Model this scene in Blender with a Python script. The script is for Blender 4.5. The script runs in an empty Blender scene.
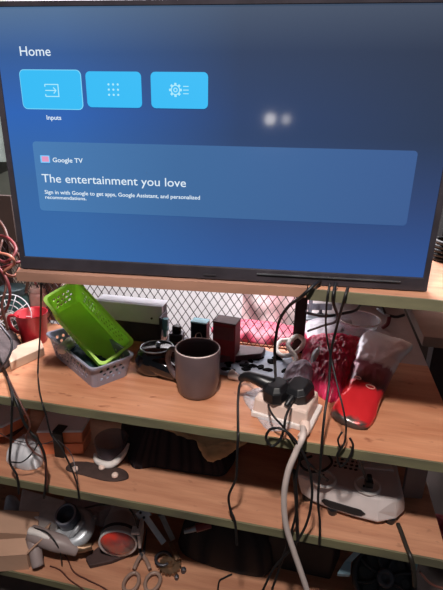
import bpy, bmesh, math, random
from mathutils import Vector, Matrix, noise
random.seed(7)
C = bpy.context.scene.collection
PI = math.pi
# ---------------------------------------------------------------- camera
F = 456.0; CX, CY = 221.5, 295.0
R = [(0.97703191, 0.09087686, -0.19274348),
     (0.21227180, -0.33573001, 0.91772874),
     (0.01869054, -0.93756427, -0.34730953)]
CAM = Vector((0, 0, 1.25))
cd = bpy.data.cameras.new('camera'); cam = bpy.data.objects.new('camera', cd); C.objects.link(cam)
cd.sensor_fit = 'VERTICAL'; cd.sensor_height = 24; cd.lens = 24*F/590; cd.clip_start = 0.02
cam.matrix_world = Matrix(((R[0][0], -R[0][1], -R[0][2], 0), (R[1][0], -R[1][1], -R[1][2], 0),
                           (R[2][0], -R[2][1], -R[2][2], 1.25), (0, 0, 0, 1)))
bpy.context.scene.camera = cam
# ---------------------------------------------------------------- light and exposure
vs = bpy.context.scene.view_settings
vs.view_transform = 'Standard'; vs.look = 'None'; vs.gamma = 1; vs.use_curve_mapping = False; vs.exposure = 0.0
w = bpy.data.worlds.new('world'); bpy.context.scene.world = w; w.use_nodes = True
bg = w.node_tree.nodes['Background']; bg.inputs[0].default_value = (0.80, 0.86, 1.0, 1); bg.inputs[1].default_value = 0.06
def lamp(name, kind, loc, energy, color, size=0.2, target=None):
    l = bpy.data.lights.new(name, kind); l.energy = energy; l.color = color
    if kind == 'AREA': l.shape = 'DISK'; l.size = size
    else: l.shadow_soft_size = size
    o = bpy.data.objects.new(name, l); C.objects.link(o); o.location = loc
    if target is not None: o.rotation_euler = (Vector(target)-Vector(loc)).to_track_quat('-Z', 'Y').to_euler()
    return o
TORCH = Vector((.03, -1.10, 1.29))
lamp('ceiling_lamp_light', 'AREA', (-0.10, 0.05, 2.02), 27, (1.0, 0.92, 0.86), 0.10, (-0.1, 0.9, 0.6))
lamp('daylight_outside', 'AREA', (-0.2, 1.78, 2.55), 150, (1.0, 0.96, 0.98), 0.9, (-0.2, 2.4, 0.9))
lamp('torch_light', 'POINT', TORCH, .6, (1.0, .93, .86), .028)
lamp('torch_light', 'POINT', TORCH+Vector((.085, 0, .0)), .25, (1.0, .93, .86), .022)
# ---------------------------------------------------------------- helpers
def ray(px, py):
    v = (px-CX, py-CY, F)
    return Vector([R[i][0]*v[0]+R[i][1]*v[1]+R[i][2]*v[2] for i in range(3)])
def W(px, py, z):                       # point of the place at height z
    r = ray(px, py); return CAM + r*((z-CAM.z)/r.z)
def WY(px, py, y):                      # point of the place at depth y
    r = ray(px, py); return CAM + r*(y/r.y)
def lin(c):
    return tuple(((x/255)/12.92 if x/255 <= .04045 else ((x/255+.055)/1.055)**2.4) for x in c)+(1,)
MATS = {}
def mat(name, col, rough=.6, metal=0, var=.12, scale=30, bump=.0, alpha=1, trans=0, emit=0, col2=None, spec=.5, sx=1, coat=0, transl=0):
    if name in MATS: return MATS[name]
    m = bpy.data.materials.new(name); m.use_nodes = True; nt = m.node_tree; b = nt.nodes['Principled BSDF']
    c1 = lin(col); c2 = lin(col2) if col2 else tuple(x*(1-var*2) for x in c1[:3])+(1,)
    tc = nt.nodes.new('ShaderNodeTexCoord'); mp = nt.nodes.new('ShaderNodeMapping'); mp.inputs['Scale'].default_value = (sx, 1, 1)
    nz = nt.nodes.new('ShaderNodeTexNoise'); nz.inputs['Scale'].default_value = scale; nz.inputs['Detail'].default_value = 4
    rp = nt.nodes.new('ShaderNodeValToRGB'); rp.color_ramp.elements[0].position = .38; rp.color_ramp.elements[1].position = .62
    rp.color_ramp.elements[0].color = c2; rp.color_ramp.elements[1].color = c1
    L = nt.links.new
    L(tc.outputs['Object'], mp.inputs[0]); L(mp.outputs[0], nz.inputs['Vector']); L(nz.outputs[0], rp.inputs[0]); L(rp.outputs[0], b.inputs['Base Color'])
    b.inputs['Roughness'].default_value = rough; b.inputs['Metallic'].default_value = metal
    b.inputs['Specular IOR Level'].default_value = spec; b.inputs['Alpha'].default_value = alpha
    b.inputs['Transmission Weight'].default_value = trans; b.inputs['Coat Weight'].default_value = coat
    if emit:
        L(rp.outputs[0], b.inputs['Emission Color']); b.inputs['Emission Strength'].default_value = emit
    if bump:
        bp = nt.nodes.new('ShaderNodeBump'); bp.inputs['Strength'].default_value = bump; bp.inputs['Distance'].default_value = .003
        L(nz.outputs[0], bp.inputs['Height']); L(bp.outputs[0], b.inputs['Normal'])
    if transl:
        tl = nt.nodes.new('ShaderNodeBsdfTranslucent'); ms = nt.nodes.new('ShaderNodeMixShader'); ms.inputs[0].default_value = transl
        L(rp.outputs[0], tl.inputs[0]); L(b.outputs[0], ms.inputs[1]); L(tl.outputs[0], ms.inputs[2]); L(ms.outputs[0], nt.nodes['Material Output'].inputs[0])
    MATS[name] = m; return m
def wood(name, c1, c2, c3):
    m = bpy.data.materials.new(name); m.use_nodes = True; nt = m.node_tree; b = nt.nodes['Principled BSDF']; L = nt.links.new
    tc = nt.nodes.new('ShaderNodeTexCoord')
    def nz(scale, sc, det=5):
        mp = nt.nodes.new('ShaderNodeMapping'); mp.inputs['Scale'].default_value = sc
        n = nt.nodes.new('ShaderNodeTexNoise'); n.inputs['Scale'].default_value = scale; n.inputs['Detail'].default_value = det
        L(tc.outputs['Object'], mp.inputs[0]); L(mp.outputs[0], n.inputs['Vector']); return n
    def ramp(n, a, b_, ca, cb):
        r = nt.nodes.new('ShaderNodeValToRGB'); e = r.color_ramp.elements
        e[0].position = a; e[1].position = b_; e[0].color = ca; e[1].color = cb; L(n.outputs[0], r.inputs[0]); return r
    g = ramp(nz(9, (.6, 5, 5)), .35, .65, lin(c1), lin(c2))
    s = ramp(nz(26, (1, 1.6, 1), 3), .64, .76, (0, 0, 0, 1), (1, 1, 1, 1))
    fine = nz(60, (.3, 6, 6), 3)
    mx = nt.nodes.new('ShaderNodeMixRGB'); L(s.outputs[0], mx.inputs[0]); L(g.outputs[0], mx.inputs[1]); mx.inputs[2].default_value = lin(c3)
    mu = nt.nodes.new('ShaderNodeMixRGB'); mu.blend_type = 'MULTIPLY'; mu.inputs[0].default_value = .25
    L(mx.outputs[0], mu.inputs[1]); L(fine.outputs[0], mu.inputs[2]); L(mu.outputs[0], b.inputs['Base Color'])
    b.inputs['Roughness'].default_value = .5
    bp = nt.nodes.new('ShaderNodeBump'); bp.inputs['Strength'].default_value = .15; bp.inputs['Distance'].default_value = .002
    L(fine.outputs[0], bp.inputs['Height']); L(bp.outputs[0], b.inputs['Normal']); MATS[name] = m; return m

def emis(name, col, k=1.0):
    m = bpy.data.materials.new(name); m.use_nodes = True; b = m.node_tree.nodes['Principled BSDF']
    b.inputs['Base Color'].default_value = (0.01, .01, .01, 1); b.inputs['Emission Color'].default_value = lin(col)
    b.inputs['Emission Strength'].default_value = k; b.inputs['Roughness'].default_value = .3; MATS[name] = m; return m

def finish(name, bm, m, parent=None, smooth=False, bevel=0, sub=0, loc=None):
    bmesh.ops.recalc_face_normals(bm, faces=bm.faces)
    me = bpy.data.meshes.new(name); bm.to_mesh(me); bm.free()
    for p in me.polygons: p.use_smooth = smooth
    o = bpy.data.objects.new(name, me); C.objects.link(o); me.materials.append(m)
    if parent: o.parent = parent
    if loc is not None: o.location = loc
    if bevel:
        b = o.modifiers.new('bevel', 'BEVEL'); b.width = bevel; b.segments = 2; b.limit_method = 'ANGLE'; b.angle_limit = .6
    if sub:
        s = o.modifiers.new('sub', 'SUBSURF'); s.levels = sub; s.render_levels = sub
    return o
def thing(name, label, cat, loc=(0, 0, 0), rz=0, group=None, rot=None):
    o = bpy.data.objects.new(name, None); C.objects.link(o); o.empty_display_size = .05
    o.location = loc; o.rotation_euler = rot if rot else (0, 0, rz); tag(o, label, cat, group); return o
def tag(o, label, cat, group=None):
    o['label'] = label; o['category'] = cat
    if group: o['group'] = group
    return o
def B(): return bmesh.new()
def box(bm, c, s, rot=None, taper=None):
    vs_ = []
    for z in (-.5, .5):
        t = taper if (taper and z > 0) else 1
        for x, y in ((-.5, -.5), (.5, -.5), (.5, .5), (-.5, .5)):
            v = Vector((x*s[0]*t, y*s[1]*t, z*s[2]))
            if rot: v = rot @ v
            vs_.append(bm.verts.new(v+Vector(c)))
    for f in ((0, 3, 2, 1), (4, 5, 6, 7), (0, 1, 5, 4), (1, 2, 6, 5), (2, 3, 7, 6), (3, 0, 4, 7)): bm.faces.new([vs_[i] for i in f])
    return bm
def RX(a): return Matrix.Rotation(math.radians(a), 3, 'X')
def RY(a): return Matrix.Rotation(math.radians(a), 3, 'Y')
def RZ(a): return Matrix.Rotation(math.radians(a), 3, 'Z')
def prism(bm, pts, z0, z1, top=None):
    """polygon (xy) from z0 to z1; top = optional list of top points"""
    a = [bm.verts.new((p[0], p[1], z0)) for p in pts]; tp = top or pts
    b = [bm.verts.new((p[0], p[1], z1)) for p in tp]; n = len(a)
    bm.faces.new(a[::-1]); bm.faces.new(b)
    for i in range(n): bm.faces.new((a[i], a[(i+1) % n], b[(i+1) % n], b[i]))
    return bm
def lathe(bm, prof, n=32, M=None, ell=1):
    rings = []
    for r, z in prof:
        if r < 1e-6: rings.append([bm.verts.new(tr(M, (0, 0, z)))])
        else: rings.append([bm.verts.new(tr(M, (r*math.cos(2*PI*i/n), ell*r*math.sin(2*PI*i/n), z))) for i in range(n)])
    for a, b in zip(rings, rings[1:]):
        for i in range(n):
            j = (i+1) % n
            if len(a) == 1 and len(b) == 1: continue
            if len(a) == 1: bm.faces.new((a[0], b[i], b[j]))
            elif len(b) == 1: bm.faces.new((a[i], a[j], b[0]))
            else: bm.faces.new((a[i], a[j], b[j], b[i]))
    return bm
def tr(M, v): v = Vector(v); return M @ v if M else v
def smooth_path(pts, k=8, closed=False):
    P = [Vector(p) for p in pts]; n = len(P); out = []
    if n < 3: return P
    rng = n if closed else n-1
    for i in range(rng):
        p0 = P[(i-1) % n] if closed or i > 0 else P[0]*2-P[1]; p1 = P[i]; p2 = P[(i+1) % n]
        p3 = P[(i+2) % n] if closed or i+2 < n else P[-1]*2-P[-2]
        for s in range(k):
            t = s/k
            out.append(.5*((2*p1)+(p2-p0)*t+(2*p0-5*p1+4*p2-p3)*t*t+(3*p1-p0-3*p2+p3)*t**3))
    if not closed: out.append(P[-1])
    return out
def tube(bm, pts, r, n=8, k=8, closed=False, sm=True):
    P = smooth_path(pts, k, closed) if sm else [Vector(p) for p in pts]
    rr = r if callable(r) else (lambda t: r)
    rings = []; N = len(P); up = None
    for i, p in enumerate(P):
        if closed: d = P[(i+1) % N]-P[(i-1) % N]
        else: d = P[min(i+1, N-1)]-P[max(i-1, 0)]
        if d.length < 1e-9: d = Vector((0, 0, 1))
        d.normalize()
        if up is None: up = d.orthogonal().normalized()
        up = (up-d*up.dot(d))
        up = up.normalized() if up.length > 1e-6 else d.orthogonal().normalized()
        s = d.cross(up); q = rr(i/max(1, N-1))
        rings.append([bm.verts.new(p+(up*math.cos(2*PI*a/n)+s*math.sin(2*PI*a/n))*q) for a in range(n)])
    pr = list(zip(rings, rings[1:]))+([(rings[-1], rings[0])] if closed else [])
    for a, b in pr:
        for i in range(n): bm.faces.new((a[i], a[(i+1) % n], b[(i+1) % n], b[i]))
    if not closed: bm.faces.new(rings[0][::-1]); bm.faces.new(rings[-1])
    return bm
def pillow(bm, pts, z0, h, amp=.01, freq=25, seed=0, nr=12, na=64, edge=.08, prof=.5, hfun=None):
    """crumpled closed bag over a footprint: real thickness, wrinkled top"""
    P = smooth_path([Vector((p[0], p[1], 0)) for p in pts], 10, True); n = len(P)
    c = sum(P, Vector())/n; B_ = [P[int(i*n/na) % n] for i in range(na)]
    top = []; so = Vector((seed*3.1, seed*1.7, seed))
    for j in range(1, nr+1):
        t = j/nr; row = []
        for i in range(na):
            q = c.lerp(B_[i], t)
            f = (1-t**2.4)**prof if t < 1 else 0
            nn = noise.noise((q+so)*freq)*.6+noise.noise((q+so)*freq*2.3)*.4
            rid = 1-abs(nn)*2
            hh = h if not hfun else h*hfun(q)
            z = z0+hh*edge+f*hh*(1-edge)+amp*(rid-.5)*(1 if t < 1 else .3)
            row.append(bm.verts.new((q.x+amp*.4*noise.noise((q-so)*40)*(t > .7), q.y, max(z, z0+.001))))
        top.append(row)
    hh = h if not hfun else h*hfun(c)
    cv = bm.verts.new((c.x, c.y, z0+hh)); cb = bm.verts.new((c.x, c.y, z0))
    for i in range(na): bm.faces.new((cv, top[0][i], top[0][(i+1) % na]))
    for a, b in zip(top, top[1:]):
        for i in range(na): bm.faces.new((a[i], b[i], b[(i+1) % na], a[(i+1) % na]))
    bot = [bm.verts.new((v.co.x*.97+c.x*.03, v.co.y*.97+c.y*.03, z0)) for v in top[-1]]
    for i in range(na):
        j = (i+1) % na
        bm.faces.new((top[-1][i], bot[i], bot[j], top[-1][j])); bm.faces.new((bot[i], cb, bot[j]))
    return bm
def sheet(bm, rows, th=.0015):
    """grid of world points given thickness"""
    V = [[bm.verts.new(p) for p in r] for r in rows]; D = Vector((0, 0, -th))
    U = [[bm.verts.new(Vector(p)+D) for p in r] for r in rows]; a, b = len(V), len(V[0])
    for i in range(a-1):
        for j in range(b-1):
            bm.faces.new((V[i][j], V[i+1][j], V[i+1][j+1], V[i][j+1])); bm.faces.new((U[i][j], U[i][j+1], U[i+1][j+1], U[i+1][j]))
    for i in range(a-1):
        for j in (0, b-1): bm.faces.new((V[i][j], V[i+1][j], U[i+1][j], U[i][j]))
    for j in range(b-1):
        for i in (0, a-1): bm.faces.new((V[i][j], V[i][j+1], U[i][j+1], U[i][j]))
    return bm
def cable(name, pts, r, m, label, cat='cable', group=None, parent=None, n=8):
    o = finish(name, tube(B(), pts, r, n), m, parent, smooth=True)
    return tag(o, label, cat, group) if not parent else o

Z1, Z2, Z3, Z4 = 0.995, 0.685, 0.456, 0.140          # shelf tops
TH = .018; YF, YB = .74, 1.12
# ---------------------------------------------------------------- materials
M_wood = wood('worn_orange_wood', (194, 128, 94), (216, 154, 118), (160, 98, 72))
M_woodL = wood('dull_shelf_wood', (182, 126, 98), (206, 150, 118), (150, 104, 82))
M_green = mat('green_painted_edge', (114, 110, 82), .75, var=.2, scale=18, bump=.3, sx=.3, col2=(88, 84, 66))
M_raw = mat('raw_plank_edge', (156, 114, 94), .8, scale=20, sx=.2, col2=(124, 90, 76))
M_dark = mat('dark_post_wood', (58, 44, 44), .8, scale=14)
M_mesh = mat('dark_wire', (74, 60, 66), .6, metal=.3)
M_black = mat('black_plastic', (22, 22, 26), .38)
M_gloss = mat('glossy_black', (16, 15, 18), .14, coat=.6)
M_cab = mat('black_cable_rubber', (20, 19, 21), .5)
M_cabb = mat('brown_wire', (92, 52, 44), .5)
M_cabr = mat('red_wire', (128, 50, 54), .5)
M_white = mat('white_plastic', (222, 214, 210), .45, var=.04)
M_cream = mat('cream_plastic', (226, 200, 188), .45, var=.05)
M_silver = mat('brushed_silver', (176, 182, 190), .32, metal=.85, var=.15)
M_grey = mat('grey_metal_panel', (216, 216, 224), .5, metal=.1, var=.04)
M_steel = mat('dark_steel', (92, 90, 96), .4, metal=.7)
M_mug = mat('brown_grey_ceramic', (92, 76, 78), .35, var=.05, coat=.2)
M_lime = mat('lime_plastic', (214, 255, 130), .4, var=.02, transl=.45)
M_gbask = mat('grey_basket_plastic', (150, 152, 172), .45, var=.04)
M_redp = mat('red_plastic', (178, 36, 48), .35, var=.06)
M_mag = mat('magenta_film', (246, 66, 116), .35, var=.3, scale=60, bump=.6, col2=(214, 36, 84), coat=.3, transl=.35)
M_silf = mat('silver_film', (186, 190, 200), .3, metal=.35, var=.12, scale=22, bump=.6, coat=.4)
M_clear = mat('clear_plastic', (225, 230, 240), .12, var=.02, alpha=.28, coat=.6)
M_frost = mat('frosted_plastic', (226, 226, 232), .35, var=.05, alpha=.8, scale=25, bump=.4)
M_card = mat('cardboard', (196, 156, 132), .8, var=.06, scale=16, sx=.3)
M_cardd = mat('cardboard_inside', (150, 112, 96), .85, var=.1)
M_orange = mat('orange_plastic', (238, 140, 98), .4, var=.06)
M_bluecap = mat('pale_blue_plastic', (130, 190, 206), .4, var=.05)
M_brass = mat('worn_brass', (150, 120, 96), .4, metal=.7, var=.2)
M_screw = mat('screw_dark', (30, 28, 30), .5)

# ---------------------------------------------------------------- structure
def struct(o): o['kind'] = 'structure'; return o
struct(finish('floor', box(B(), (0, 0.6, -.03), (5, 5, .04)), mat('dark_floor', (80, 70, 66), .8, scale=6)))
struct(finish('wall_back', box(B(), (0, 2.42, 1.3), (5, .08, 2.7)), mat('white_outside_wall', (236, 232, 236), .9, scale=4, var=.03)))
p0 = WY(-25, 60, 1.45); p1 = WY(10, 200, 1.45)
def curtain(x0, x1, y, z0, z1):
    bm = B(); n = 50; a = []; 
    for s in (0, .004):
        a.append([[bm.verts.new((x0+(x1-x0)*i/n, y+s+.02*math.sin(i*.9)+.008*math.sin(i*2.1), z)) for i in range(n+1)] for z in (z0, z1)])
    for s in a:
        for i in range(n): bm.faces.new((s[0][i], s[0][i+1], s[1][i+1], s[1][i]))
    return bm
tag(finish('curtain', curtain(-1.75, WY(9, 150, 1.45).x, 1.45, 1.12, 2.5), mat('grey_green_cloth', (126, 138, 134), .9), smooth=True),
    'grey green curtain hanging behind the left edge of the television', 'curtain')

# shelving unit -----------------------------------------------------------
unit = thing('shelving_unit', 'wooden four-tier shelving rack with green painted edges and wire mesh back', 'shelf', (0, 0, 0))
XL, XR = -1.05, .307
def board(x0, x1, z, m, y0=YF, y1=YB, edge=True):
    b = finish('shelf_board', box(B(), ((x0+x1)/2, (y0+y1)/2+.002, z-TH/2), (x1-x0, y1-y0-.002, TH)), m, unit)
    if edge:
        bm = B(); n = 40                                   # hand-painted strip with an uneven lower line
        vs_ = []
        for i in range(n+1):
            x = x0+(x1-x0)*i/n; d = .0012*noise.noise(Vector((x*14, z*9, 0)))
            vs_.append([bm.verts.new((x, y0-.0015+d*.4, z+.0003)), bm.verts.new((x, y0-.0015+d*.4, z-TH-.001+d)), bm.verts.new((x, y0+.003, z-TH-.001+d)), bm.verts.new((x, y0+.003, z+.0003))])
        for a, c in zip(vs_, vs_[1:]):
            for k in range(4): bm.faces.new((a[k], a[(k+1) % 4], c[(k+1) % 4], c[k]))
        bm.faces.new(vs_[0]); bm.faces.new(vs_[-1])
        e = finish('painted_edge', bm, M_green, b)
        e['label'] = 'green painted front edge'
    return b
# top tier: raw plank on the left, green-edged plank on the right
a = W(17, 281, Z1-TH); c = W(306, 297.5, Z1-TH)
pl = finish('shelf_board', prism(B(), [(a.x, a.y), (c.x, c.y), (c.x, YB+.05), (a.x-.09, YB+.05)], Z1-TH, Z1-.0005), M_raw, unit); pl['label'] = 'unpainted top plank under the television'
xg = c.x+.002
board(xg, .62, Z1, M_woodL, YF, 1.64)  # carried further back, out of view, to shade the pale board
board(XL, XR, Z2, M_wood, YF, YB)
finish('shelf_board', prism(B(), [(.0, YB), (XR, YB), (XR, 1.62), (.0, 1.62)], Z2-TH, Z2), mat('pale_grey_board', (170, 160, 160), .4, scale=8), unit)['label'] = 'pale grey board continuing behind the right end'
board(XL, XR+.004, Z3, M_woodL)
board(XL, XR-.02, Z4, M_woodL)
for (px, w_, nm) in ((300, .030, 'post'), (-28, .06, 'post')):
    q = WY(px, 320, YB-.01)
    finish(nm, box(B(), (q.x, YB+.005, (Z4+Z1)/2-.01), (w_, .03, Z1-Z4-TH-.002)), M_dark, unit)
q = WY(22, 290, YB+.05)
finish('post', box(B(), (-.80, YB+.03, (Z2+Z1)/2), (.16, .02, Z1-Z2)), mat('beige_board', (178, 160, 148), .8), unit)['label'] = 'beige board at the left of the mesh'
# back panels, dark, of the two lower tiers
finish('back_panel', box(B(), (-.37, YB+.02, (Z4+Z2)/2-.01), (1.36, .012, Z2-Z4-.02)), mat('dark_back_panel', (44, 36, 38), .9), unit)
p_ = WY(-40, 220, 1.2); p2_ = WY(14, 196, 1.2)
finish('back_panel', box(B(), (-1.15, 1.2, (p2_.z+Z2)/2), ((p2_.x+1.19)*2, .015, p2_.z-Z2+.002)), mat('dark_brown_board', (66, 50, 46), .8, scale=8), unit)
finish('back_panel', box(B(), (.155, 1.615, (Z1-TH+Z2)/2), (.31, .01, Z1-TH-Z2-.002)), mat('daylight_stop', (88, 78, 80), .8), unit)  # unseen panel added to stop daylight behind the pale board
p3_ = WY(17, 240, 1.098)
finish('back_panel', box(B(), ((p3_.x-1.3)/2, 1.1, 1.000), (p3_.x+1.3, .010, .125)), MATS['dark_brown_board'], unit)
# diamond mesh
bm = B(); mx0, mx1, mz0, mz1 = -.93, WY(300, 320, YB).x, Z2, Z1-TH; dx, dz = .0225, .034; sl = dz/dx
def clipseg(x0, up):
    # line z = mz0 + up*sl*(x-x0), clipped to the rectangle
    pts = []
    zA = mz0+(mx0-x0)*sl*up; zB = mz0+(mx1-x0)*sl*up
    ts = []
    for X, Z in ((mx0, zA), (mx1, zB)):
        if mz0 <= Z <= mz1: ts.append((X, Z))
    for Z in (mz0, mz1):
        X = x0+(Z-mz0)/(sl*up)
        if mx0 < X < mx1: ts.append((X, Z))
    return ts if len(ts) == 2 else None
i = -30
while i < 110:
    for up in (1, -1):
        x0 = mx0+(i*dx)
        s = clipseg(x0, up)
        if s: tube(bm, [(s[0][0], YB-.004+.0015*up, s[0][1]), (s[1][0], YB-.004+.0015*up, s[1][1])], .0012, 4, sm=False)
    i += 1
finish('wire_mesh', bm, M_mesh, unit)

# things outside, behind the mesh ------------------------------------------
q0, q1 = WY(246, 288, 2.2), WY(292, 345, 2.2)
bm = B(); rows = []
for j in range(14):
    rows.append([Vector((q0.x-.02+(q1.x-q0.x+.12)*i/16, 2.2+.03*math.sin(i*.9+j*.2)+.015*noise.noise(Vector((i*.4, j*.4, 1))), .2+(q0.z-.2+.12)*j/13+.01*math.sin(i))) for i in range(17)])
for s in (0,):
    V = [[bm.verts.new(p) for p in r] for r in rows]
    U = [[bm.verts.new(p+Vector((0, .006, 0))) for p in r] for r in rows]
    for a in range(13):
        for b_ in range(16):
            bm.faces.new((V[a][b_], V[a][b_+1], V[a+1][b_+1], V[a+1][b_])); bm.faces.new((U[a][b_], U[a+1][b_], U[a+1][b_+1], U[a][b_+1]))
tag(finish('pink_cloth', bm, mat('pink_cloth', (246, 190, 198), .9, col2=(250, 226, 226), scale=9), smooth=True), 'pale pink cloth hanging outside behind the wire mesh', 'cloth')
a, b_ = W(213, 348, Z2), W(294, 352, Z2)
tag(finish('red_bag', pillow(B(), [(a.x, 1.15), (b_.x, 1.15), (b_.x+.01, 1.24), (a.x-.01, 1.24)], Z2+.0, .034, .006, 40, 3), mat('dull_crimson_film', (196, 62, 92), .5, var=.25, scale=50, bump=.5), smooth=True),
    'crinkled magenta bundle lying low just behind the wire mesh', 'bag')
# low support under that bundle and the far table at the right
finish('shelf_board', box(B(), (-.12, 1.2, Z2-TH/2-.001), (.24, .13, TH)), M_woodL, unit)['label'] = 'ledge behind the wire mesh'
q = W(443, 340, .70)
t = thing('side_table', 'beige low table standing beyond the right end of the shelves', 'table', (0, 0, 0))
finish('tabletop', box(B(), (.72, 1.66, .69), (.80, .80, .03)), mat('beige_table', (176, 152, 136), .6, scale=8), t)
for x, y in ((.38, 1.30), (1.08, 1.30), (.38, 2.02), (1.08, 2.02)):
    finish('leg', box(B(), (x, y, .333), (.05, .05, .684)), M_dark, t)
struct(finish('light_block_right', box(B(), (1.56, 2.13, 1.2), (2.5, .04, 2.5)), mat('dark_brown_block', (84, 66, 58), .85, scale=5)))  # added to block daylight leaking in from the right
struct(finish('light_block_left', box(B(), (-1.86, 1.52, 1.2), (1.60, .03, 2.5)), mat('grey_green_block', (120, 126, 118), .85, scale=5)))  # added behind the curtain to block daylight leaking in from the left
# ---------------------------------------------------------------- television
YAW = .0890; SW, SH = .703, .3955
TO = Vector((-.5208, .7163, 1.0193)); U = Vector((math.cos(YAW), math.sin(YAW), 0)); NRM = Vector((-math.sin(YAW), math.cos(YAW), 0))
def T(px, py):                       # a spot on the screen, in the television's own frame
    r = ray(px, py); k = (TO-CAM).dot(NRM)/r.dot(NRM); p = CAM+r*k-TO; return (p.dot(U), p.z)
BZ = .0233
tv = thing('television', 'black flat-screen television standing on the top shelf showing a blue home menu', 'television', (TO.x, TO.y, TO.z-BZ), YAW)
def tz(z): return z+BZ
# bezel frame
def frame(bm, x0, z0, x1, z1, X0, Z0, X1, Z1_, y0, y1):
    inn = [(x0, z0), (x1, z0), (x1, z1), (x0, z1)]; out = [(X0, Z0), (X1, Z0), (X1, Z1_), (X0, Z1_)]
    L = [[bm.verts.new((p[0], y, tz(p[1]))) for p in s] for s, y in ((inn, y0+.002), (out, y0), (out, y1), (inn, y1))]
    for k in range(4):
        for i in range(4):
            j = (i+1) % 4; a, b = L[k], L[(k+1) % 4]; bm.faces.new((a[i], a[j], b[j], b[i]))
    return bm
finish('bezel', frame(B(), 0, 0, SW, SH, -.0085, -BZ+.0005, SW+.0085, SH+.007, -.004, .02), mat('television_bezel', (50, 46, 52), .35), tv, bevel=.0012)
finish('back_housing', box(box(B(), (SW/2, .034, tz(SH/2)), (SW-.01, .028, SH+.0)), (SW/2, .06, tz(.14)), (SW-.14, .03, .24)), M_black, tv, bevel=.004)
bm = B(); a, b_ = T(257, 271.5), T(400, 279.5)
box(bm, ((a[0]+b_[0])/2, -.0052, tz(-.0075)), (b_[0]-a[0], .002, .0022))
finish('glint_strip', bm, mat('silver_glint', (206, 206, 210), .15, metal=.9), tv)['label'] = 'silver strip along the lower bezel, bright reflection in its colour'  # length and pale colour carry the bright reflection on the bezel
a = T(210, 274); finish('badge', box(B(), (a[0], -.0048, tz(-.0145)), (.022, .0012, .0026)), M_steel, tv)['label'] = 'tiny silver badge'
# the screen: blue-to-slate menu gradient, with tile bloom and reflected glow painted in
m = bpy.data.materials.new('screen_image_glow'); m.use_nodes = True; nt = m.node_tree; b = nt.nodes['Principled BSDF']; L = nt.links.new
tc = nt.nodes.new('ShaderNodeTexCoord'); sp = nt.nodes.new('ShaderNodeSeparateXYZ'); L(tc.outputs['Generated'], sp.inputs[0])
def rampn(pos, src):
    r = nt.nodes.new('ShaderNodeValToRGB'); e = r.color_ramp.elements
    e[0].position, e[0].color = pos[0][0], lin(pos[0][1]); e[1].position, e[1].color = pos[-1][0], lin(pos[-1][1])
    for p_, c_ in pos[1:-1]: x = e.new(p_); x.color = lin(c_)
    L(src, r.inputs[0]); return r
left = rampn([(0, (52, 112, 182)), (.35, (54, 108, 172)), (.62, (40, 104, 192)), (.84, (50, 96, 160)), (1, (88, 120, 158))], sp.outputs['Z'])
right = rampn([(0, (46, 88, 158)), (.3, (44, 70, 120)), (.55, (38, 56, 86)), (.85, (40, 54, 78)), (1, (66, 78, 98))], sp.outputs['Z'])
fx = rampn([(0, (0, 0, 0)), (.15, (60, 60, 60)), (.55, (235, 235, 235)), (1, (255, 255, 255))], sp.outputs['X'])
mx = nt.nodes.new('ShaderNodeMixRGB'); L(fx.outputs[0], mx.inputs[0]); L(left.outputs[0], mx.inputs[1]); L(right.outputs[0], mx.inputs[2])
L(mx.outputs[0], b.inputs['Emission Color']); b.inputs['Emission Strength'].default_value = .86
b.inputs['Base Color'].default_value = (.01, .01, .012, 1); b.inputs['Roughness'].default_value = .07; b.inputs['Specular IOR Level'].default_value = .4
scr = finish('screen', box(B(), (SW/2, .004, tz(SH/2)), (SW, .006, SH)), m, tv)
def rrect(x0, z0, x1, z1, r, y, d=.0006, holes=None):
    pts = []
    for cx_, cz_, a0 in ((x1-r, z0+r, -90), (x1-r, z1-r, 0), (x0+r, z1-r, 90), (x0+r, z0+r, 180)):
        for k in range(6): t_ = math.radians(a0+k*18); pts.append((cx_+r*math.cos(t_), cz_+r*math.sin(t_)))
    bm = B(); A = [bm.verts.new((p[0], y-d, tz(p[1]))) for p in pts]; Bb = [bm.verts.new((p[0], y, tz(p[1]))) for p in pts]
    bm.faces.new(A); bm.faces.new(Bb[::-1]); n = len(A)
    for i in range(n): bm.faces.new((A[i], Bb[i], Bb[(i+1) % n], A[(i+1) % n]))
    return bm
def card(name, pa, pb, r, m, y=.0008):
    a, b = T(*pa), T(*pb); return finish(name, rrect(min(a[0], b[0]), min(a[1], b[1]), max(a[0], b[0]), max(a[1], b[1]), r, y), m, scr)
# banner
mp_ = bpy.data.materials.new('banner_image'); mp_.use_nodes = True; nt = mp_.node_tree; b = nt.nodes['Principled BSDF']; L = nt.links.new
tc = nt.nodes.new('ShaderNodeTexCoord'); sp = nt.nodes.new('ShaderNodeSeparateXYZ'); L(tc.outputs['Generated'], sp.inputs[0])
r_ = rampn([(0, (74, 132, 192)), (.4, (62, 112, 168)), (1, (60, 98, 156))], sp.outputs['X'])
L(r_.outputs[0], b.inputs['Emission Color']); b.inputs['Emission Strength'].default_value = .84; b.inputs['Base Color'].default_value = (.01, .01, .01, 1); b.inputs['Roughness'].default_value = .16
ca, cb = T(34, 143), T(411.5, 217)
finish('menu_banner', rrect(T(35.5, 170)[0], T(221, 218)[1], T(412, 190)[0], T(221, 146)[1], .006, .0008), mp_, scr)
M_txt = emis('screen_text_white', (226, 240, 250), 1.0); M_cyan = emis('menu_tile_cyan', (44, 186, 244), 1.0); M_cyh = emis('menu_tile_rim', (120, 214, 250), 1.0)
M_tc = emis('tile_icon_light', (170, 232, 250), 1.0)
c1 = card('menu_tile', (21.5, 90), (81.5, 90), .006, M_cyan); bpy.data.objects.remove(c1)
zt, zb = T(114, 71.5)[1], T(114, 107.5)[1]; zt2, zb2 = T(52, 69.5)[1], T(52, 109.5)[1]
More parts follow.
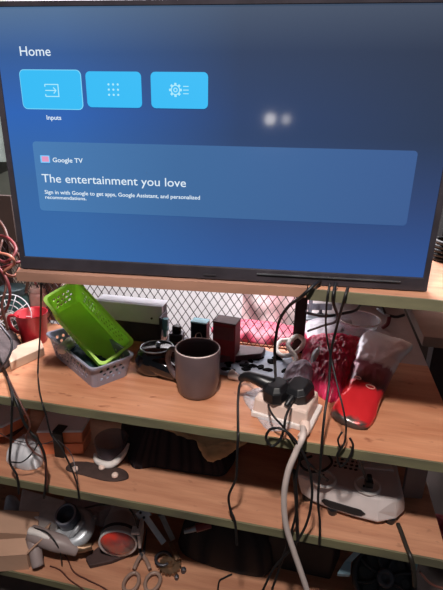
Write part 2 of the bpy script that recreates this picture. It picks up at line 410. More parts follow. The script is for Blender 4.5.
def tile(x0, x1, a, b, rim=False):
    X0, X1 = T(x0, 90)[0], T(x1, 90)[0]
    if rim: finish('menu_tile', rrect(X0, a, X1, b, .008, .0009), M_cyh, scr)['label'] = 'highlighted tile rim'; X0 += .0012; X1 -= .0012; a += .0012; b -= .0012
    return finish('menu_tile', rrect(X0, a, X1, b, .007, .0003), M_cyan, scr)
t1 = tile(21, 82, zb2, zt2, True); t2 = tile(86.5, 141.5, zb, zt); t3 = tile(151, 208, zb, zt)
YT = -.0006
def bar(bm, x, z, w_, h_): box(bm, (x, YT, tz(z)), (w_, .0006, h_))
bm = B(); x, z = T(52, 90.5); s = .011                                  # arrow into a frame
bar(bm, x, z+s*.8, 2*s, .0014); bar(bm, x, z-s*.8, 2*s, .0014); bar(bm, x+s, z, .0014, 1.6*s+.0014); bar(bm, x-s, z+s*.65, .0014, .3*s); bar(bm, x-s, z-s*.65, .0014, .3*s)
bar(bm, x-.2*s, z, 1.6*s, .0014)
for sg in (1, -1): box(bm, (x+.45*s, YT, tz(z+sg*.0022)), (.0062, .0006, .0013), RY(45*sg))
finish('tile_icon', bm, M_tc, scr)
bm = B(); x, z = T(113.5, 89.7)
for i in (-1, 0, 1):
    for j in (-1, 0, 1): lathe(bm, [(0, -.0003), (.0016, -.0003), (.0016, .0003), (0, .0003)], 10, Matrix.Translation((x+i*.0075, YT, tz(z+j*.0075))) @ Matrix.Rotation(PI/2, 4, 'X'))
finish('tile_icon', bm, M_tc, scr)
bm = B(); x, z = T(175.5, 90)
for k in range(16):
    a0 = k*PI/8; box(bm, (x+.0066*math.cos(a0), YT, tz(z+.0066*math.sin(a0))), (.0014, .0006, .0030), RY(-math.degrees(a0)))
for k in range(8):
    a0 = k*PI/4; box(bm, (x+.0085*math.cos(a0), YT, tz(z+.0085*math.sin(a0))), (.0030, .0006, .0034), RY(-math.degrees(a0)))
for k in range(8):
    a0 = k*PI/4; box(bm, (x+.0026*math.cos(a0), YT, tz(z+.0026*math.sin(a0))), (.0013, .0006, .0022), RY(-math.degrees(a0)))
for j in (-1, 0, 1): bar(bm, x+.0165, z+j*.0052, .0085, .0012)
finish('tile_icon', bm, M_tc, scr)
def text(s, pl, pr, h, m=None):
    """text between two spots, cap height h"""
    a, b = T(*pl), T(*pr); cu = bpy.data.curves.new('writing', 'FONT'); cu.body = s; cu.size = 1; cu.extrude = 0; cu.resolution_u = 3; cu.offset = .012 if h < .008 else .002
    o = bpy.data.objects.new('tmp', cu); C.objects.link(o); dg = bpy.context.evaluated_depsgraph_get(); dg.update()
    me = bpy.data.meshes.new_from_object(o.evaluated_get(dg)); bpy.data.objects.remove(o)
    xs = [v.co.x for v in me.vertices]; X0, X1 = min(xs), max(xs); wd = b[0]-a[0]; sz = h/.72
    for v in me.vertices:
        t_ = (v.co.x-X0)/(X1-X0); v.co = Vector((a[0]+t_*wd, YT, tz(a[1]+v.co.y*sz+0*t_)))
    me.materials.append(m or M_txt); o = bpy.data.objects.new('writing', me); C.objects.link(o); o.parent = scr; return o
def th(p, q): return abs(T(*p)[1]-T(*q)[1])
text('Home', (20.5, 55.8), (51, 55.8), th((30, 45.6), (30, 55.5)))
text('Inputs', (47, 119.6), (61.5, 119.6), th((50, 115), (50, 119.6)))
text('Google TV', (53, 162), (83, 162), th((60, 157.2), (60, 161.8)))
text('The entertainment you love', (42.5, 182), (186, 182), th((60, 173), (60, 181.5)))
text('Sign in with Google to get apps, Google Assistant, and personalized', (45, 193.6), (200, 193.6), th((60, 189.6), (60, 193.4)))
text('recommendations.', (45.5, 198.6), (86.5, 198.6), th((60, 195), (60, 198.4)))
x, z = T(45.5, 159); 
finish('tile_icon', frame(B(), x-.006, z-.0042, x+.006, z+.0042, x-.0078, z-.0058, x+.0078, z+.0058, YT-.002, YT), emis('icon_blue', (120, 200, 250)), scr)
finish('tile_icon', box(B(), (x, YT, tz(z)), (.0122, .0005, .0086)), emis('icon_pink', (226, 150, 190)), scr)

# ---------------------------------------------------------------- second shelf, from the left
def on(px, py, z): p = W(px, py, z); return (p.x, p.y, z)
def poly(pxs, z): return [tuple(W(x, y, z)[:2]) for x, y in pxs]
def centred(pts):
    cx_ = sum(p[0] for p in pts)/len(pts); cy_ = sum(p[1] for p in pts)/len(pts); return (cx_, cy_), [(p[0]-cx_, p[1]-cy_) for p in pts]

# baskets
def basket(name, label, L_, W_, H_, m, loc, rot, tp=.86, holes_long=11, rows=3):
    t = thing(name, label, 'basket', loc, rot=rot)
    th_ = .0022; bm = B()
    def ring(z, grow=0):
        k = tp+(1-tp)*z/H_; a, b = L_/2*k+grow, W_/2*k+grow; r = .013*k; pts = []
        for cx_, cy_, a0 in ((a-r, -b+r, -90), (a-r, b-r, 0), (-a+r, b-r, 90), (-a+r, -b+r, 180)):
            for q in range(5): an = math.radians(a0+q*22.5); pts.append((cx_+r*math.cos(an), cy_+r*math.sin(an), z))
        return pts
    R_ = [ring(0), ring(H_-.006), ring(H_-.006, .004), ring(H_, .004), ring(H_, -th_), ring(.002, -th_)]
    rv = [[bm.verts.new(p) for p in r] for r in R_]; n = len(rv[0])
    bm.faces.new(rv[0][::-1]); bm.faces.new(rv[-1])
    for a, b in zip(rv, rv[1:]):
        for i in range(n): bm.faces.new((a[i], a[(i+1) % n], b[(i+1) % n], b[i]))
    body = finish('body', bm, m, t)
    # real holes through the walls, cut from the body
    cb = B()
    for side in (-1, 1):
        for r in range(rows):
            z = H_*(.32+.2*r); k = tp+(1-tp)*z/H_
            for i in range(holes_long):
                x = (i-(holes_long-1)/2+(.25 if r % 2 else -.25))*(L_*k-.05)/holes_long
                lathe(cb, [(0, -.008), (.0043, -.008), (.0043, .008), (0, .008)], 8, Matrix.Translation((x, side*W_/2*k, z)) @ Matrix.Rotation(PI/2, 4, 'X'))
            for i in range(4):
                y = (i-1.5+(.25 if r % 2 else -.25))*(W_*k-.035)/4
                lathe(cb, [(0, -.008), (.0043, -.008), (.0043, .008), (0, .008)], 8, Matrix.Translation((side*L_/2*k, y, z)) @ Matrix.Rotation(PI/2, 4, 'Y'))
    cut = finish('cutter', cb, m, t)
    bpy.context.view_layer.update()
    md = body.modifiers.new('holes', 'BOOLEAN'); md.operation = 'DIFFERENCE'; md.object = cut; md.solver = 'EXACT'
    dg = bpy.context.evaluated_depsgraph_get(); dg.update()
    me = bpy.data.meshes.new_from_object(body.evaluated_get(dg)); print('holes', len(me.polygons)); body.modifiers.clear(); body.data = me
    bpy.data.objects.remove(cut)
    return t
def placed_frame(o, xa, za):
    """rotation with local x along xa and local z near za"""
    x = Vector(xa).normalized(); z = (Vector(za)-x*Vector(za).dot(x)).normalized(); y = z.cross(x)
    return Matrix((x, y, z)).transposed().to_euler()
g0, g1 = W(111, 374, Z2), W(68, 341, Z2)
ga = (g0-g1); ga.z = 0; an = math.atan2(ga.y, ga.x)
gc = W(90, 365, Z2)
basket('plastic_basket', 'grey perforated plastic basket standing on the shelf below the lime one', .245, .105, .060, M_gbask, (gc.x, gc.y, Z2), (0, 0, an))
hi, lo = Vector(W(60, 289, Z2+.185)), Vector(W(118, 353, Z2+.070))
xa = (lo-hi); ctr = (hi+lo)/2; print(ctr); side = Vector((-xa.y, xa.x, 0)).normalized()
LG = xa.length
zl = xa.cross(side)*-1
zl = side.cross(xa)*-1 if side.cross(xa).z < 0 else side.cross(xa)
zl = (zl.normalized() + side*-.40).normalized() 
eu = placed_frame(None, xa, zl)
Mr = eu.to_matrix(); HG = .070
basket('plastic_basket', 'lime green perforated plastic basket leaning tilted in the grey one', LG, .090, HG, M_lime, tuple(ctr-Mr @ Vector((0, 0, HG))), eu, holes_long=13)
print('lime', LG, xa, ctr)

def P(s, px, py, v):                     # s: 'z' = at height v, 'y' = at depth v
    return W(px, py, v) if s == 'z' else WY(px, py, v)
def lt(o, s): o['label'] = s; return o

# red cup, jars and clutter at the left end
q = W(35, 341, Z2)
t = thing('plastic_cup', 'red plastic cup with a handle standing left of the lime basket', 'cup', q)
finish('body', lathe(B(), [(0, 0), (.030, 0), (.033, .004), (.0405, .083), (.0425, .086), (.0385, .084), (.030, .006), (0, .005)], 40), M_redp, t, smooth=True)
bm = B(); tube(bm, [(-.036, -.006, .075), (-.060, -.012, .072), (-.063, -.012, .05), (-.050, -.008, .028), (-.032, -.004, .02)], .0045, 8)
finish('handle', bm, M_redp, t, smooth=True)
q = W(18, 325, Z2)
t = thing('plastic_jar', 'dark teal translucent jar standing behind the red cup', 'jar', (q.x, q.y, Z2))
finish('body', lathe(B(), [(0, 0), (.038, 0), (.040, .006), (.040, .085), (.034, .098), (.034, .102), (0, .102)], 32), mat('teal_plastic', (62, 104, 106), .3, var=.1, alpha=.92), t, smooth=True)
finish('lid', lathe(B(), [(0, .1), (.038, .1), (.038, .118), (.034, .121), (0, .121)], 32), mat('teal_dark', (60, 78, 84), .5), t, bevel=.001)
q = W(42, 322, Z2)
t = thing('plastic_jar', 'pinkish frosted jar standing between the teal jar and the lime basket', 'jar', (q.x, q.y+.0, Z2))
finish('body', lathe(B(), [(0, 0), (.024, 0), (.026, .006), (.026, .088), (.020, .1), (0, .1)], 28), mat('pink_frost', (206, 150, 142), .45), t, smooth=True)
finish('lid', lathe(B(), [(0, .1), (.022, .1), (.022, .112), (0, .112)], 28), mat('pink_lid', (224, 184, 176), .5), t)
pts = poly([(10, 363), (44, 348), (40, 338), (6, 350)], Z2+.022)
t = finish('wooden_block', prism(B(), pts, Z2, Z2+.024), mat('pale_raw_block', (214, 184, 162), .7, scale=16, sx=.4), bevel=.002)
tag(t, 'pale beige block lying in front of the red cup', 'block')
# bright wire guard at the left edge
q = W(-6, 345, Z2)
t = thing('wire_guard', 'round white wire guard leaning at the left edge behind the cables', 'guard', (q.x+.015, q.y+.06, Z2+.062), rot=(math.radians(75), 0, .2))
bm = B()
for r in (.015, .03, .045, .06): tube(bm, [(r*math.cos(a), r*math.sin(a), 0) for a in [2*PI*k/16 for k in range(16)]], .0016, 6, 2, True)
for k in range(10): a = k*PI/5; tube(bm, [(.008*math.cos(a), .008*math.sin(a), .001), (.06*math.cos(a), .06*math.sin(a), .001)], .0013, 5, sm=False)
finish('grille', bm, mat('white_wire', (236, 238, 244), .35), t, smooth=True)
finish('hub', lathe(B(), [(0, -.004), (.011, -.004), (.011, .004), (0, .005)], 16), M_white, t)
q = W(4, 368, Z2)
tag(finish('dark_bag', pillow(B(), poly([(-25, 385), (8, 368), (22, 350), (14, 338), (-10, 338), (-30, 350)], Z2), Z2, .045, .01, 30, 5), mat('grey_brown_cloth', (84, 72, 74), .8, bump=.5), smooth=True),
    'grey brown crumpled cloth at the left edge beneath the cables', 'cloth')
# things in the grey basket
q = W(65, 357, Z2+.03)
t = thing('plastic_tube', 'white capped tube lying in the back of the grey basket', 'tube', (q.x-.0, q.y+.015, Z2+.055), rot=(PI/2+.1, 0, an-.2+PI/2+PI/2+.9))
finish('body', lathe(B(), [(0, -.03), (.012, -.03), (.014, -.02), (.014, .025), (.009, .034), (0, .034)], 20), M_white, t, smooth=True)
finish('cap', lathe(B(), [(0, .034), (.009, .034), (.009, .045), (0, .045)], 16), M_grey, t)
o = finish('cloth_bundle', pillow(B(), [(-.078, -.030), (.06, -.030), (.07, .025), (-.07, .03)], 0, .032, .01, 40, 6), mat('dark_teal_cloth', (44, 74, 84), .7, bump=.6), smooth=True)
o.location = (gc.x, gc.y, Z2+.004); o.rotation_euler = (0, 0, an); tag(o, 'dark teal crumpled bundle lying inside the grey basket', 'cloth')

# grey metal case at the mesh
YC = 1.065; a, b_ = WY(96, 299, YC), WY(163, 304, YC)
cw = b_.x-a.x; cz = a.z-Z2
t = thing('metal_case', 'grey sheet metal case with a dark lower front standing before the mesh', 'case', ((a.x+b_.x)/2, YC, Z2), -.0)
finish('body', box(B(), (0, .022, cz*.5-.003), (cw-.006, .036, cz-.006)), mat('dark_case', (60, 54, 62), .45), t, bevel=.002)
lt(finish('cover', box(box(B(), (0, -.004, cz-.026), (cw, .012, .052)), (0, .018, cz-.0015), (cw, .05, .003)), M_grey, t, bevel=.0015), 'pale grey upper cover')
for x in (-.35, .35):
    finish('screw', lathe(B(), [(0, -.002), (.003, -.002), (.003, .002), (0, .002)], 12, Matrix.Translation((cw*x, -.0105, cz-.035)) @ Matrix.Rotation(PI/2, 4, 'X')), M_screw, t)
lt(finish('side_plate', box(B(), (cw/2+.001, -.004, cz*.42), (.005, .055, cz*.8)), M_steel, t, bevel=.001), 'darker side plate')
lt(finish('connector', box(box(B(), (cw/2+.011, -.014, cz*.60), (.014, .014, .034)), (cw/2+.011, -.02, cz*.40), (.009, .010, .018)), M_bluecap, t, bevel=.001), 'pale blue connector')

# glossy black device
q = W(156, 374, Z2)
t = thing('plastic_device', 'glossy black rounded plastic device with silver rimmed oval top left of the mug', 'device', (q.x, q.y+.02, Z2), .45)
bm = B(); lathe(bm, [(0, 0), (.044, 0), (.056, .014), (.057, .036), (.048, .056), (.036, .064), (0, .067)], 36, None, .80)
finish('body', bm, M_gloss, t, smooth=True)
ring = [(.039*math.cos(a_)-.003, .031*math.sin(a_)+.000, .0640+.001*math.sin(a_)) for a_ in [2*PI*k/20 for k in range(20)]]
lt(finish('rim', tube(B(), ring, .0016, 6, 2, True), M_silver, t, smooth=True), 'silver rim of the oval top')
lt(finish('knob', lathe(B(), [(0, .064), (.006, .064), (.006, .074), (.004, .076), (0, .076)], 16), M_silver, t, smooth=True), 'small silver knob')
finish('arm', tube(B(), [(-.02, -.01, .034), (.005, -.036, .030), (.026, -.052, .022), (.036, -.062, .018)], lambda u: .028-.013*u, 12), M_gloss, t, smooth=True)
finish('foot', lathe(B(), [(0, -.008), (.011, -.008), (.0125, 0), (.011, .008), (0, .008)], 18, Matrix.Translation((.040, -.068, .0135)) @ Matrix.Rotation(.8, 4, 'Y')), M_black, t, smooth=True)

# mug
q = W(197.5, 391, Z2); MR = .0495
t = thing('mug', 'brown grey ceramic mug with its rim highlight coloured in standing in the middle of the shelf', 'mug', q, 0)
rim = (W(218, 350, Z2+.11)-W(174, 350, Z2+.11)).length/2
h = .110
finish('body', lathe(B(), [(0, 0), (.038, 0), (.042, .003), (.0445, .012), (MR, .04), (MR+.0008, h-.002), (MR, h), (MR-.0035, h-.001), (MR-.0045, h-.01), (.041, .012), (.036, .007), (0, .006)], 56), M_mug, t, smooth=True)
lt(finish('rim', tube(B(), [((MR-.0015)*math.cos(2*PI*k/32), (MR-.0015)*math.sin(2*PI*k/32), h) for k in range(32)], .0014, 6, 2, True), mat('rim_highlight', (226, 206, 200), .3), t, smooth=True), 'mug rim with its bright highlight in the colour')  # bright rim highlight painted as a pale tone
dv = Vector((-.93, .25, 0)).normalized()
bm = B(); tube(bm, [dv*(MR-.004)+Vector((0, 0, .088)), dv*(MR+.018)+Vector((0, 0, .090)), dv*(MR+.028)+Vector((0, 0, .068)), dv*(MR+.024)+Vector((0, 0, .042)), dv*(MR+.008)+Vector((0, 0, .022)), dv*(MR-.004)+Vector((0, 0, .020))], .0062, 12)
finish('handle', bm, M_mug, t, smooth=True)

# small things by the mesh
q = WY(177, 345, 1.03); 
t = thing('adjuster_block', 'small dark block with a round knob on top behind the mug', 'block', (q.x, 1.03, Z2), .1)
finish('body', box(box(B(), (0, 0, .020), (.058, .04, .040)), (0, 0, .05), (.036, .03, .022)), M_steel, t, bevel=.003)
lt(finish('knob', lathe(B(), [(0, .06), (.012, .06), (.012, .076), (.010, .079), (0, .079)], 20), M_black, t, smooth=True), 'round black knob')
lt(finish('dial', lathe(B(), [(0, -.003), (.009, -.003), (.009, .003), (0, .003)], 18, Matrix.Translation((.0, -.021, .022)) @ Matrix.Rotation(PI/2, 4, 'X')), M_grey, t), 'grey dial on the front')
def carton(name, label, pxl, pxr, pyb, y, depth, h, mf, mt, rz, top_label):
    a, b_ = WY(pxl, pyb, y), WY(pxr, pyb, y); ww = b_.x-a.x
    t = thing(name, label, 'box', ((a.x+b_.x)/2, y, Z2), rz)
    finish('body', box(B(), (0, depth/2, h/2), (ww, depth, h)), mf, t, bevel=.0012)
    lt(finish('top', box(B(), (0, depth/2, h+.002), (ww+.001, depth+.001, .004)), mt, t, bevel=.001), top_label); return t, ww
hz = WY(198, 323, 1.06).z-Z2
t, ww = carton('small_box', 'small black box with a pale blue top standing behind the mug', 190.5, 206.5, 340, 1.055, .03, hz, mat('black_card', (26, 26, 34), .5), M_bluecap, -.05, 'pale blue top')
finish('printed_mark', tube(B(), [(.0, -.0015, hz*.2), (-.008, -.0015, hz*.35), (-.006, -.0015, hz*.62), (.006, -.0015, hz*.68), (.010, -.0015, hz*.45), (.004, -.0015, hz*.3), (-.002, -.0015, hz*.5)], .0013, 6), M_white, t, smooth=True)
hz = WY(224, 321, 1.02).z-Z2
t, ww = carton('small_box', 'dark red box standing between the blue-topped box and the cables', 212, 235, 352, 1.0, .045, hz, mat('dark_red_card', (132, 34, 46), .5, var=.1), mat('brown_card_top', (96, 60, 62), .6), -.12, 'brownish top')
lt(finish('panel', box(B(), (0, -.0008, hz*.78), (ww*.86, .002, hz*.3)), mat('muted_red_print', (112, 62, 66), .5), t), 'muted panel on the front')
# flat dark case and the blue grey pack with black shapes
pts = poly([(212, 357), (262, 352), (266, 346), (240, 343), (214, 346)], Z2+.03)
t = finish('flat_case', prism(B(), pts, Z2+.0105, Z2+.026), mat('dusky_red_case', (96, 58, 66), .5, var=.15), bevel=.002)
tag(t, 'flat dusky red case lying on the pale blue grey pack with black shapes', 'case')
pts = poly([(218, 371), (221, 353), (262, 349), (292, 357), (296, 368), (280, 380), (258, 378)], Z2+.010)
(cx_, cy_), lp = centred(pts)
t = thing('blister_pack', 'pale blue grey pack covered with black shapes lying right of the mug', 'pack', (cx_, cy_, Z2))
finish('tray', prism(B(), lp, 0, .010), mat('pale_blue_grey', (136, 152, 172), .35, var=.08), t, bevel=.002)
random.seed(3)
def inside(x, y, pl):
    c_ = False
    for i in range(len(pl)):
        (x1, y1), (x2, y2) = pl[i], pl[i-1]
        if (y1 > y) != (y2 > y) and x < (x2-x1)*(y-y1)/(y2-y1)+x1: c_ = not c_
    return c_
k = 0
while k < 30:
    x, y = random.uniform(-.11, .11), random.uniform(-.06, .06)
    if not all(inside(x+dx_, y+dy_, lp) for dx_ in (-.012, .012) for dy_ in (-.007, .007)): continue
    k += 1; bm = B(); aa = random.uniform(0, 3)
    pp = [(math.cos(2*PI*i/9)*random.uniform(.007, .014), math.sin(2*PI*i/9)*random.uniform(.004, .009)) for i in range(9)]
    prism(bm, [(x+p[0]*math.cos(aa)-p[1]*math.sin(aa), y+p[0]*math.sin(aa)+p[1]*math.cos(aa)) for p in pp], .0095, .0125)
    finish('black_insert', bm, mat('flat_black', (16, 16, 20), .95, spec=.1), t)
q = W(236, 381, Z2)
t = finish('paper_cone', lathe(B(), [(0, -.018), (.004, -.018), (.0125, .016), (.010, .0155), (0, -.012)], 20, Matrix.Rotation(PI/2, 4, 'Y')), mat('white_paper', (238, 222, 214), .6, var=.03), smooth=True)
t.location = (q.x, q.y, Z2+.0125); t.rotation_euler = (0, 0, PI-.45); tag(t, 'small white cone lying right of the mug before the patterned pack', 'cone')

# extension block with plugs
fa, fb = W(252, 397, Z2+.045), W(309, 413, Z2+.045)
ex = (fb-fa).normalized(); ea = math.atan2(ex.y, ex.x); el = (fb-fa).length
bx_, by_ = Vector((math.cos(ea), math.sin(ea), 0)), Vector((-math.sin(ea), math.cos(ea), 0))
eo = Vector((fa.x, fa.y, Z2))+bx_*el/2
t = thing('extension_socket', 'cream plastic extension socket block lying near the front edge with two plugs in it', 'socket', eo, ea)
ED = .090
finish('body', box(B(), (0, ED/2, .0235), (el, ED, .043), taper=.94), M_cream, t, bevel=.006)
finish('base', box(B(), (.004, ED/2-.002, .0065), (el+.008, ED+.004, .013)), M_white, t, bevel=.003)
finish('cord_grip', tube(B(), [(el/2-.006, .0, .018), (el/2-.0, -.016, .014), (el/2-.004, -.034, .008)], lambda u: .011-.004*u, 12), M_cream, t, smooth=True)
def plug(name, label, px, py, z, rz, tilt, L_=.058, W_=.052):
    q = W(px, py, z); t = thing(name, label, 'plug', q, rot=(tilt, 0, rz))
    oc = [(-.5, -.28), (-.28, -.5), (.28, -.5), (.5, -.28), (.5, .30), (.25, .5), (-.25, .5), (-.5, .30)]
    bm = B(); prism(bm, [(p[0]*W_, p[1]*L_) for p in oc], -.020, .004, [(p[0]*W_*.98, p[1]*L_*.98) for p in oc])
    prism(bm, [(p[0]*W_*.96, p[1]*L_*.96) for p in oc], .004, .014, [(p[0]*W_*.66, p[1]*L_*.66) for p in oc])
    finish('body', bm, M_black, t, bevel=.002)
    finish('strain_relief', tube(B(), [(0, -L_*.42, -.004), (0, -L_*.62, -.005), (0, -L_*.85, -.008)], lambda u: .0085-.0035*u, 12), M_black, t, smooth=True)
    return t
plug('power_plug', 'black power plug with an eight-sided face on the right of the cream block', 299, 388, Z2+.068, ea-.25, .25)
plug('power_plug', 'black power plug on the left of the cream block, cord running up', 277, 388, Z2+.066, 2.6, -.1, .060, .048)
q = W(262, 385, Z2+.07)
t = thing('plug_adapter', 'black angled adapter joined to the left plug above the cream block', 'plug', q, ea+.5)
finish('body', tube(B(), [(.022, .004, -.004), (-.005, .014, .004), (-.028, .030, .004), (-.042, .036, -.008)], lambda u: .0165-.010*u, 12), M_black, t, smooth=True)
finish('flange', box(B(), (.024, .004, -.012), (.018, .036, .028)), M_black, t, bevel=.003)
# thin film beneath the block
pts = poly([(243, 397), (262, 388), (292, 400), (300, 424), (272, 432), (258, 420)], Z2)
tag(finish('plastic_film', pillow(B(), pts, Z2+.0003, .008, .004, 30, 9), M_clear, smooth=True), 'clear crumpled plastic film lying under the cream socket block', 'film')
pts = poly([(284, 372), (300, 362), (316, 372), (300, 384)], Z2+.03)
tag(finish('plastic_film', pillow(B(), pts, Z2+.002, .055, .008, 30, 10), mat('lilac_film', (206, 192, 214), .3, alpha=.8), smooth=True), 'pale lilac plastic film bunched behind the right plug', 'film')

# white coiled flex
def zz(px, py, h=.01): p = W(px, py, Z2+h); return (p.x, p.y, p.z)
cable('coiled_flex', [zz(293, 340, .04), zz(281, 341, .03), zz(276, 349, .02), zz(283, 356, .02), zz(296, 352, .04), zz(304, 342, .05), zz(297, 336, .055), zz(288, 345, .05), zz(296, 358, .04), zz(292, 368, .03), zz(301, 376, .04)],
      .0062, mat('white_flex', (244, 240, 232), .5, var=.04), 'thick white flex coiled between the mesh post and the plugs', 'cord')

# magenta bag
pts = poly([(301, 368), (312, 390), (331, 404), (346, 392), (360, 378), (366, 358), (352, 350), (322, 348), (304, 352)], Z2)
t = thing('plastic_bag', 'crinkled magenta plastic bag lying left of the silver and red packet', 'bag', (0, 0, 0))
(cx_, cy_), lp = centred(pts); t.location = (cx_, cy_, Z2)
finish('film', pillow(B(), lp, 0, .070, .016, 48, 11, nr=26, na=140, edge=.12), M_mag, t, smooth=True)
p = W(318, 352, Z2+.06)
lp2 = [(p.x-cx_+a_, p.y-cy_+b2) for a_, b2 in ((-.012, -.035), (.010, -.018), (.018, .02), (.004, .03), (-.014, .0))]
lt(finish('shine_corner', pillow(B(), lp2, .045, .022, .006, 40, 12), M_silf, t, smooth=True), 'silvery white film corner holding the white shine of the bag')  # white shine on the film put in as a pale piece
# silver and red packet
b0, b1 = W(330, 421, Z2+.004), W(367, 424, Z2+.004); t0, t1_ = W(370, 335, Z2+.072), W(411, 338, Z2+.06)
bc, tc_ = (b0+b1)/2, (t0+t1_)/2; ya = (tc_-bc); LP = ya.length; xa_ = (b1-b0).normalized()
yv = ya.normalized(); zv = xa_.cross(yv).normalized(); xv = yv.cross(zv)
t = thing('snack_packet', 'long shiny packet, silver above and red below, leaning right of the magenta bag', 'packet', bc)
t.rotation_euler = Matrix((xv, yv, zv)).transposed().to_euler()
m = M_silf.copy(); m.name = 'packet_foil'; nt = m.node_tree; bs = nt.nodes['Principled BSDF']
tc = nt.nodes.new('ShaderNodeTexCoord'); sp = nt.nodes.new('ShaderNodeSeparateXYZ'); nt.links.new(tc.outputs['Generated'], sp.inputs[0])
nz_ = nt.nodes.new('ShaderNodeTexNoise'); nz_.inputs['Scale'].default_value = 5; nt.links.new(tc.outputs['Generated'], nz_.inputs[0])
ad = nt.nodes.new('ShaderNodeMath'); ad.operation = 'MULTIPLY_ADD'; ad.inputs[1].default_value = .12; nt.links.new(nz_.outputs[0], ad.inputs[0]); nt.links.new(sp.outputs['Y'], ad.inputs[2])
rr_ = nt.nodes.new('ShaderNodeValToRGB'); e = rr_.color_ramp.elements
cols = [(0, (84, 70, 66)), (.10, (84, 70, 66)), (.13, (226, 46, 52)), (.40, (214, 40, 50)), (.43, (70, 44, 50)), (.50, (120, 56, 70)), (.62, (140, 84, 104)), (.66, (226, 226, 236)), (1, (240, 246, 252))]
e[0].position, e[0].color = cols[0][0], lin(cols[0][1]); e[1].position, e[1].color = cols[-1][0], lin(cols[-1][1])
for p_, c_ in cols[1:-1]: x_ = e.new(p_); x_.color = lin(c_)
nt.links.new(ad.outputs[0], rr_.inputs[0]); nt.links.new(rr_.outputs[0], bs.inputs['Base Color'])
hw = (b1-b0).length/2; hw2 = (t1_-t0).length/2
finish('foil', pillow(B(), [(-hw, 0), (hw, 0), (hw*1.1, LP*.3), (hw*1.2, LP*.7), (hw2*1.0, LP*.97), (0, LP*.99), (-hw2, LP*.97), (-hw2*1.1, LP*.75), (-hw*1.1, LP*.3)], -.001, .022, .004, 26, 14, nr=16, na=96), m, t, smooth=True)
for (x, y, r) in ((.012, LP*.30, .0075), (-.020, LP*.34, .006)):
    finish('printed_mark', tube(B(), [(x+r*math.cos(2*PI*k/10)*1.2, y+r*.7*math.sin(2*PI*k/10), .0225) for k in range(10)], .0013, 5, 2, True), mat('pink_print', (240, 170, 160), .5), t)
# stuff on the pale board behind
q = W(357, 334, Z2)
t = thing('clear_bowl', 'clear plastic bowl standing behind the magenta bag', 'bowl', (q.x, q.y, Z2))
finish('body', lathe(B(), [(0, 0), (.035, 0), (.055, .035), (.060, .05), (.062, .05), (.057, .034), (.037, -.001+.003), (0, .003)], 36), M_clear, t, smooth=True)
finish('rim', tube(B(), [(.061*math.cos(2*PI*k/24), .061*math.sin(2*PI*k/24), .05) for k in range(24)], .0018, 6, 2, True), M_white, t, smooth=True)
q = W(320, 318, Z2)
t = thing('metal_bracket', 'silver bracket with a bolt on the pale board beside the mesh post', 'bracket', (q.x, q.y, Z2), .2)
finish('plate', box(box(box(B(), (0, 0, .003), (.10, .05, .006)), (-.03, .02, .034), (.012, .006, .062)), (.0, .022, .030), (.08, .005, .022)), M_silver, t, bevel=.001)
finish('bolt', lathe(B(), [(0, .006), (.010, .006), (.010, .016), (.005, .016), (.005, .030), (0, .030)], 12), M_steel, t)
q = W(312, 330, Z2)
t = finish('folded_bag', pillow(B(), poly([(306, 340), (330, 338), (350, 326), (346, 320), (308, 322)], Z2), Z2, .016, .007, 30, 21), mat('grey_film', (176, 170, 178), .35, bump=.5), smooth=True)
tag(t, 'grey plastic film lying on the pale board beside the mesh post', 'film')
q = W(372, 326, Z2)
t = thing('pliers', 'black and chrome hand tool lying beside the clear bowl', 'tool', (q.x+.03, q.y-.02, Z2), 0)
finish('jaw', tube(B(), [(-.02, .03, .055), (.0, .0, .05), (.012, -.004, .048)], .004, 8), M_silver, t, smooth=True)
finish('handle', tube(B(), [(.0, .0, .050), (.03, -.002, .046), (.055, .01, .05)], .0045, 8), M_black, t, smooth=True)
finish('handle', tube(B(), [(.0, .0, .050), (-.012, .035, .07), (-.02, .05, .085)], .0045, 8), M_black, t, smooth=True)
finish('grip', tube(B(), [(.012, -.004, .046), (.01, .0, .020), (.0, .01, .003)], .006, 8), M_cabr, t, smooth=True)

# ---------------------------------------------------------------- third shelf
def tub(name, label, lid_px, ztop, h, mb, ml, n=1, shrink=.94, cat='container'):
    pts = poly(lid_px, ztop); (cx_, cy_), lp = centred(pts); t = thing(name, label, cat, (cx_, cy_, ztop-h))
    lo = [(p[0]*shrink, p[1]*shrink) for p in lp]
    for i in range(n):
        z0 = (h-.006)*i/n; z1 = (h-.006)*(i+1)/n
        finish('body', prism(B(), lo, z0+.0004, z1-.002, [(p[0]*.985, p[1]*.985) for p in lp]), mb, t, bevel=.003)
        finish('rim', prism(B(), lp, z1-.004, z1), mb, t, bevel=.001)
    finish('lid', prism(B(), [(p[0]*1.01, p[1]*1.01) for p in lp], h-.006, h, [(p[0]*.97, p[1]*.97) for p in lp]), ml, t, bevel=.001)
    return t, lp
M_lid = mat('cloudy_lid', (244, 238, 240), .3, var=.06, scale=12, coat=.4)
t, lp = tub('food_container', 'orange container with a cloudy lid and a black strap on the third shelf', [(36, 431), (82, 430.5), (90, 417), (88, 411), (48, 408)], Z3+.075, .075, M_orange, M_lid, 2)
a, b_ = W(52, 432, Z3+.075), W(63, 432, Z3+.075)
a = a-t.location; b_ = b_-t.location
lt(finish('strap', box(box(B(), ((a.x+b_.x)/2, a.y+.0015, .037), (b_.x-a.x, .006, .073)), ((a.x+b_.x)/2, a.y+.015, .076), (b_.x-a.x, .03, .003)), M_black, t, bevel=.001), 'black strap')
tub('food_container', 'flat orange tray with a white lid at the left end of the third shelf', [(-30, 428), (2, 426), (22, 416), (30, 404), (-20, 398)], Z3+.078, .036, M_orange, mat('white_lid', (232, 232, 234), .3, var=.03))
a = poly([(-20, 440), (14, 436), (24, 428), (-10, 420)], Z3)
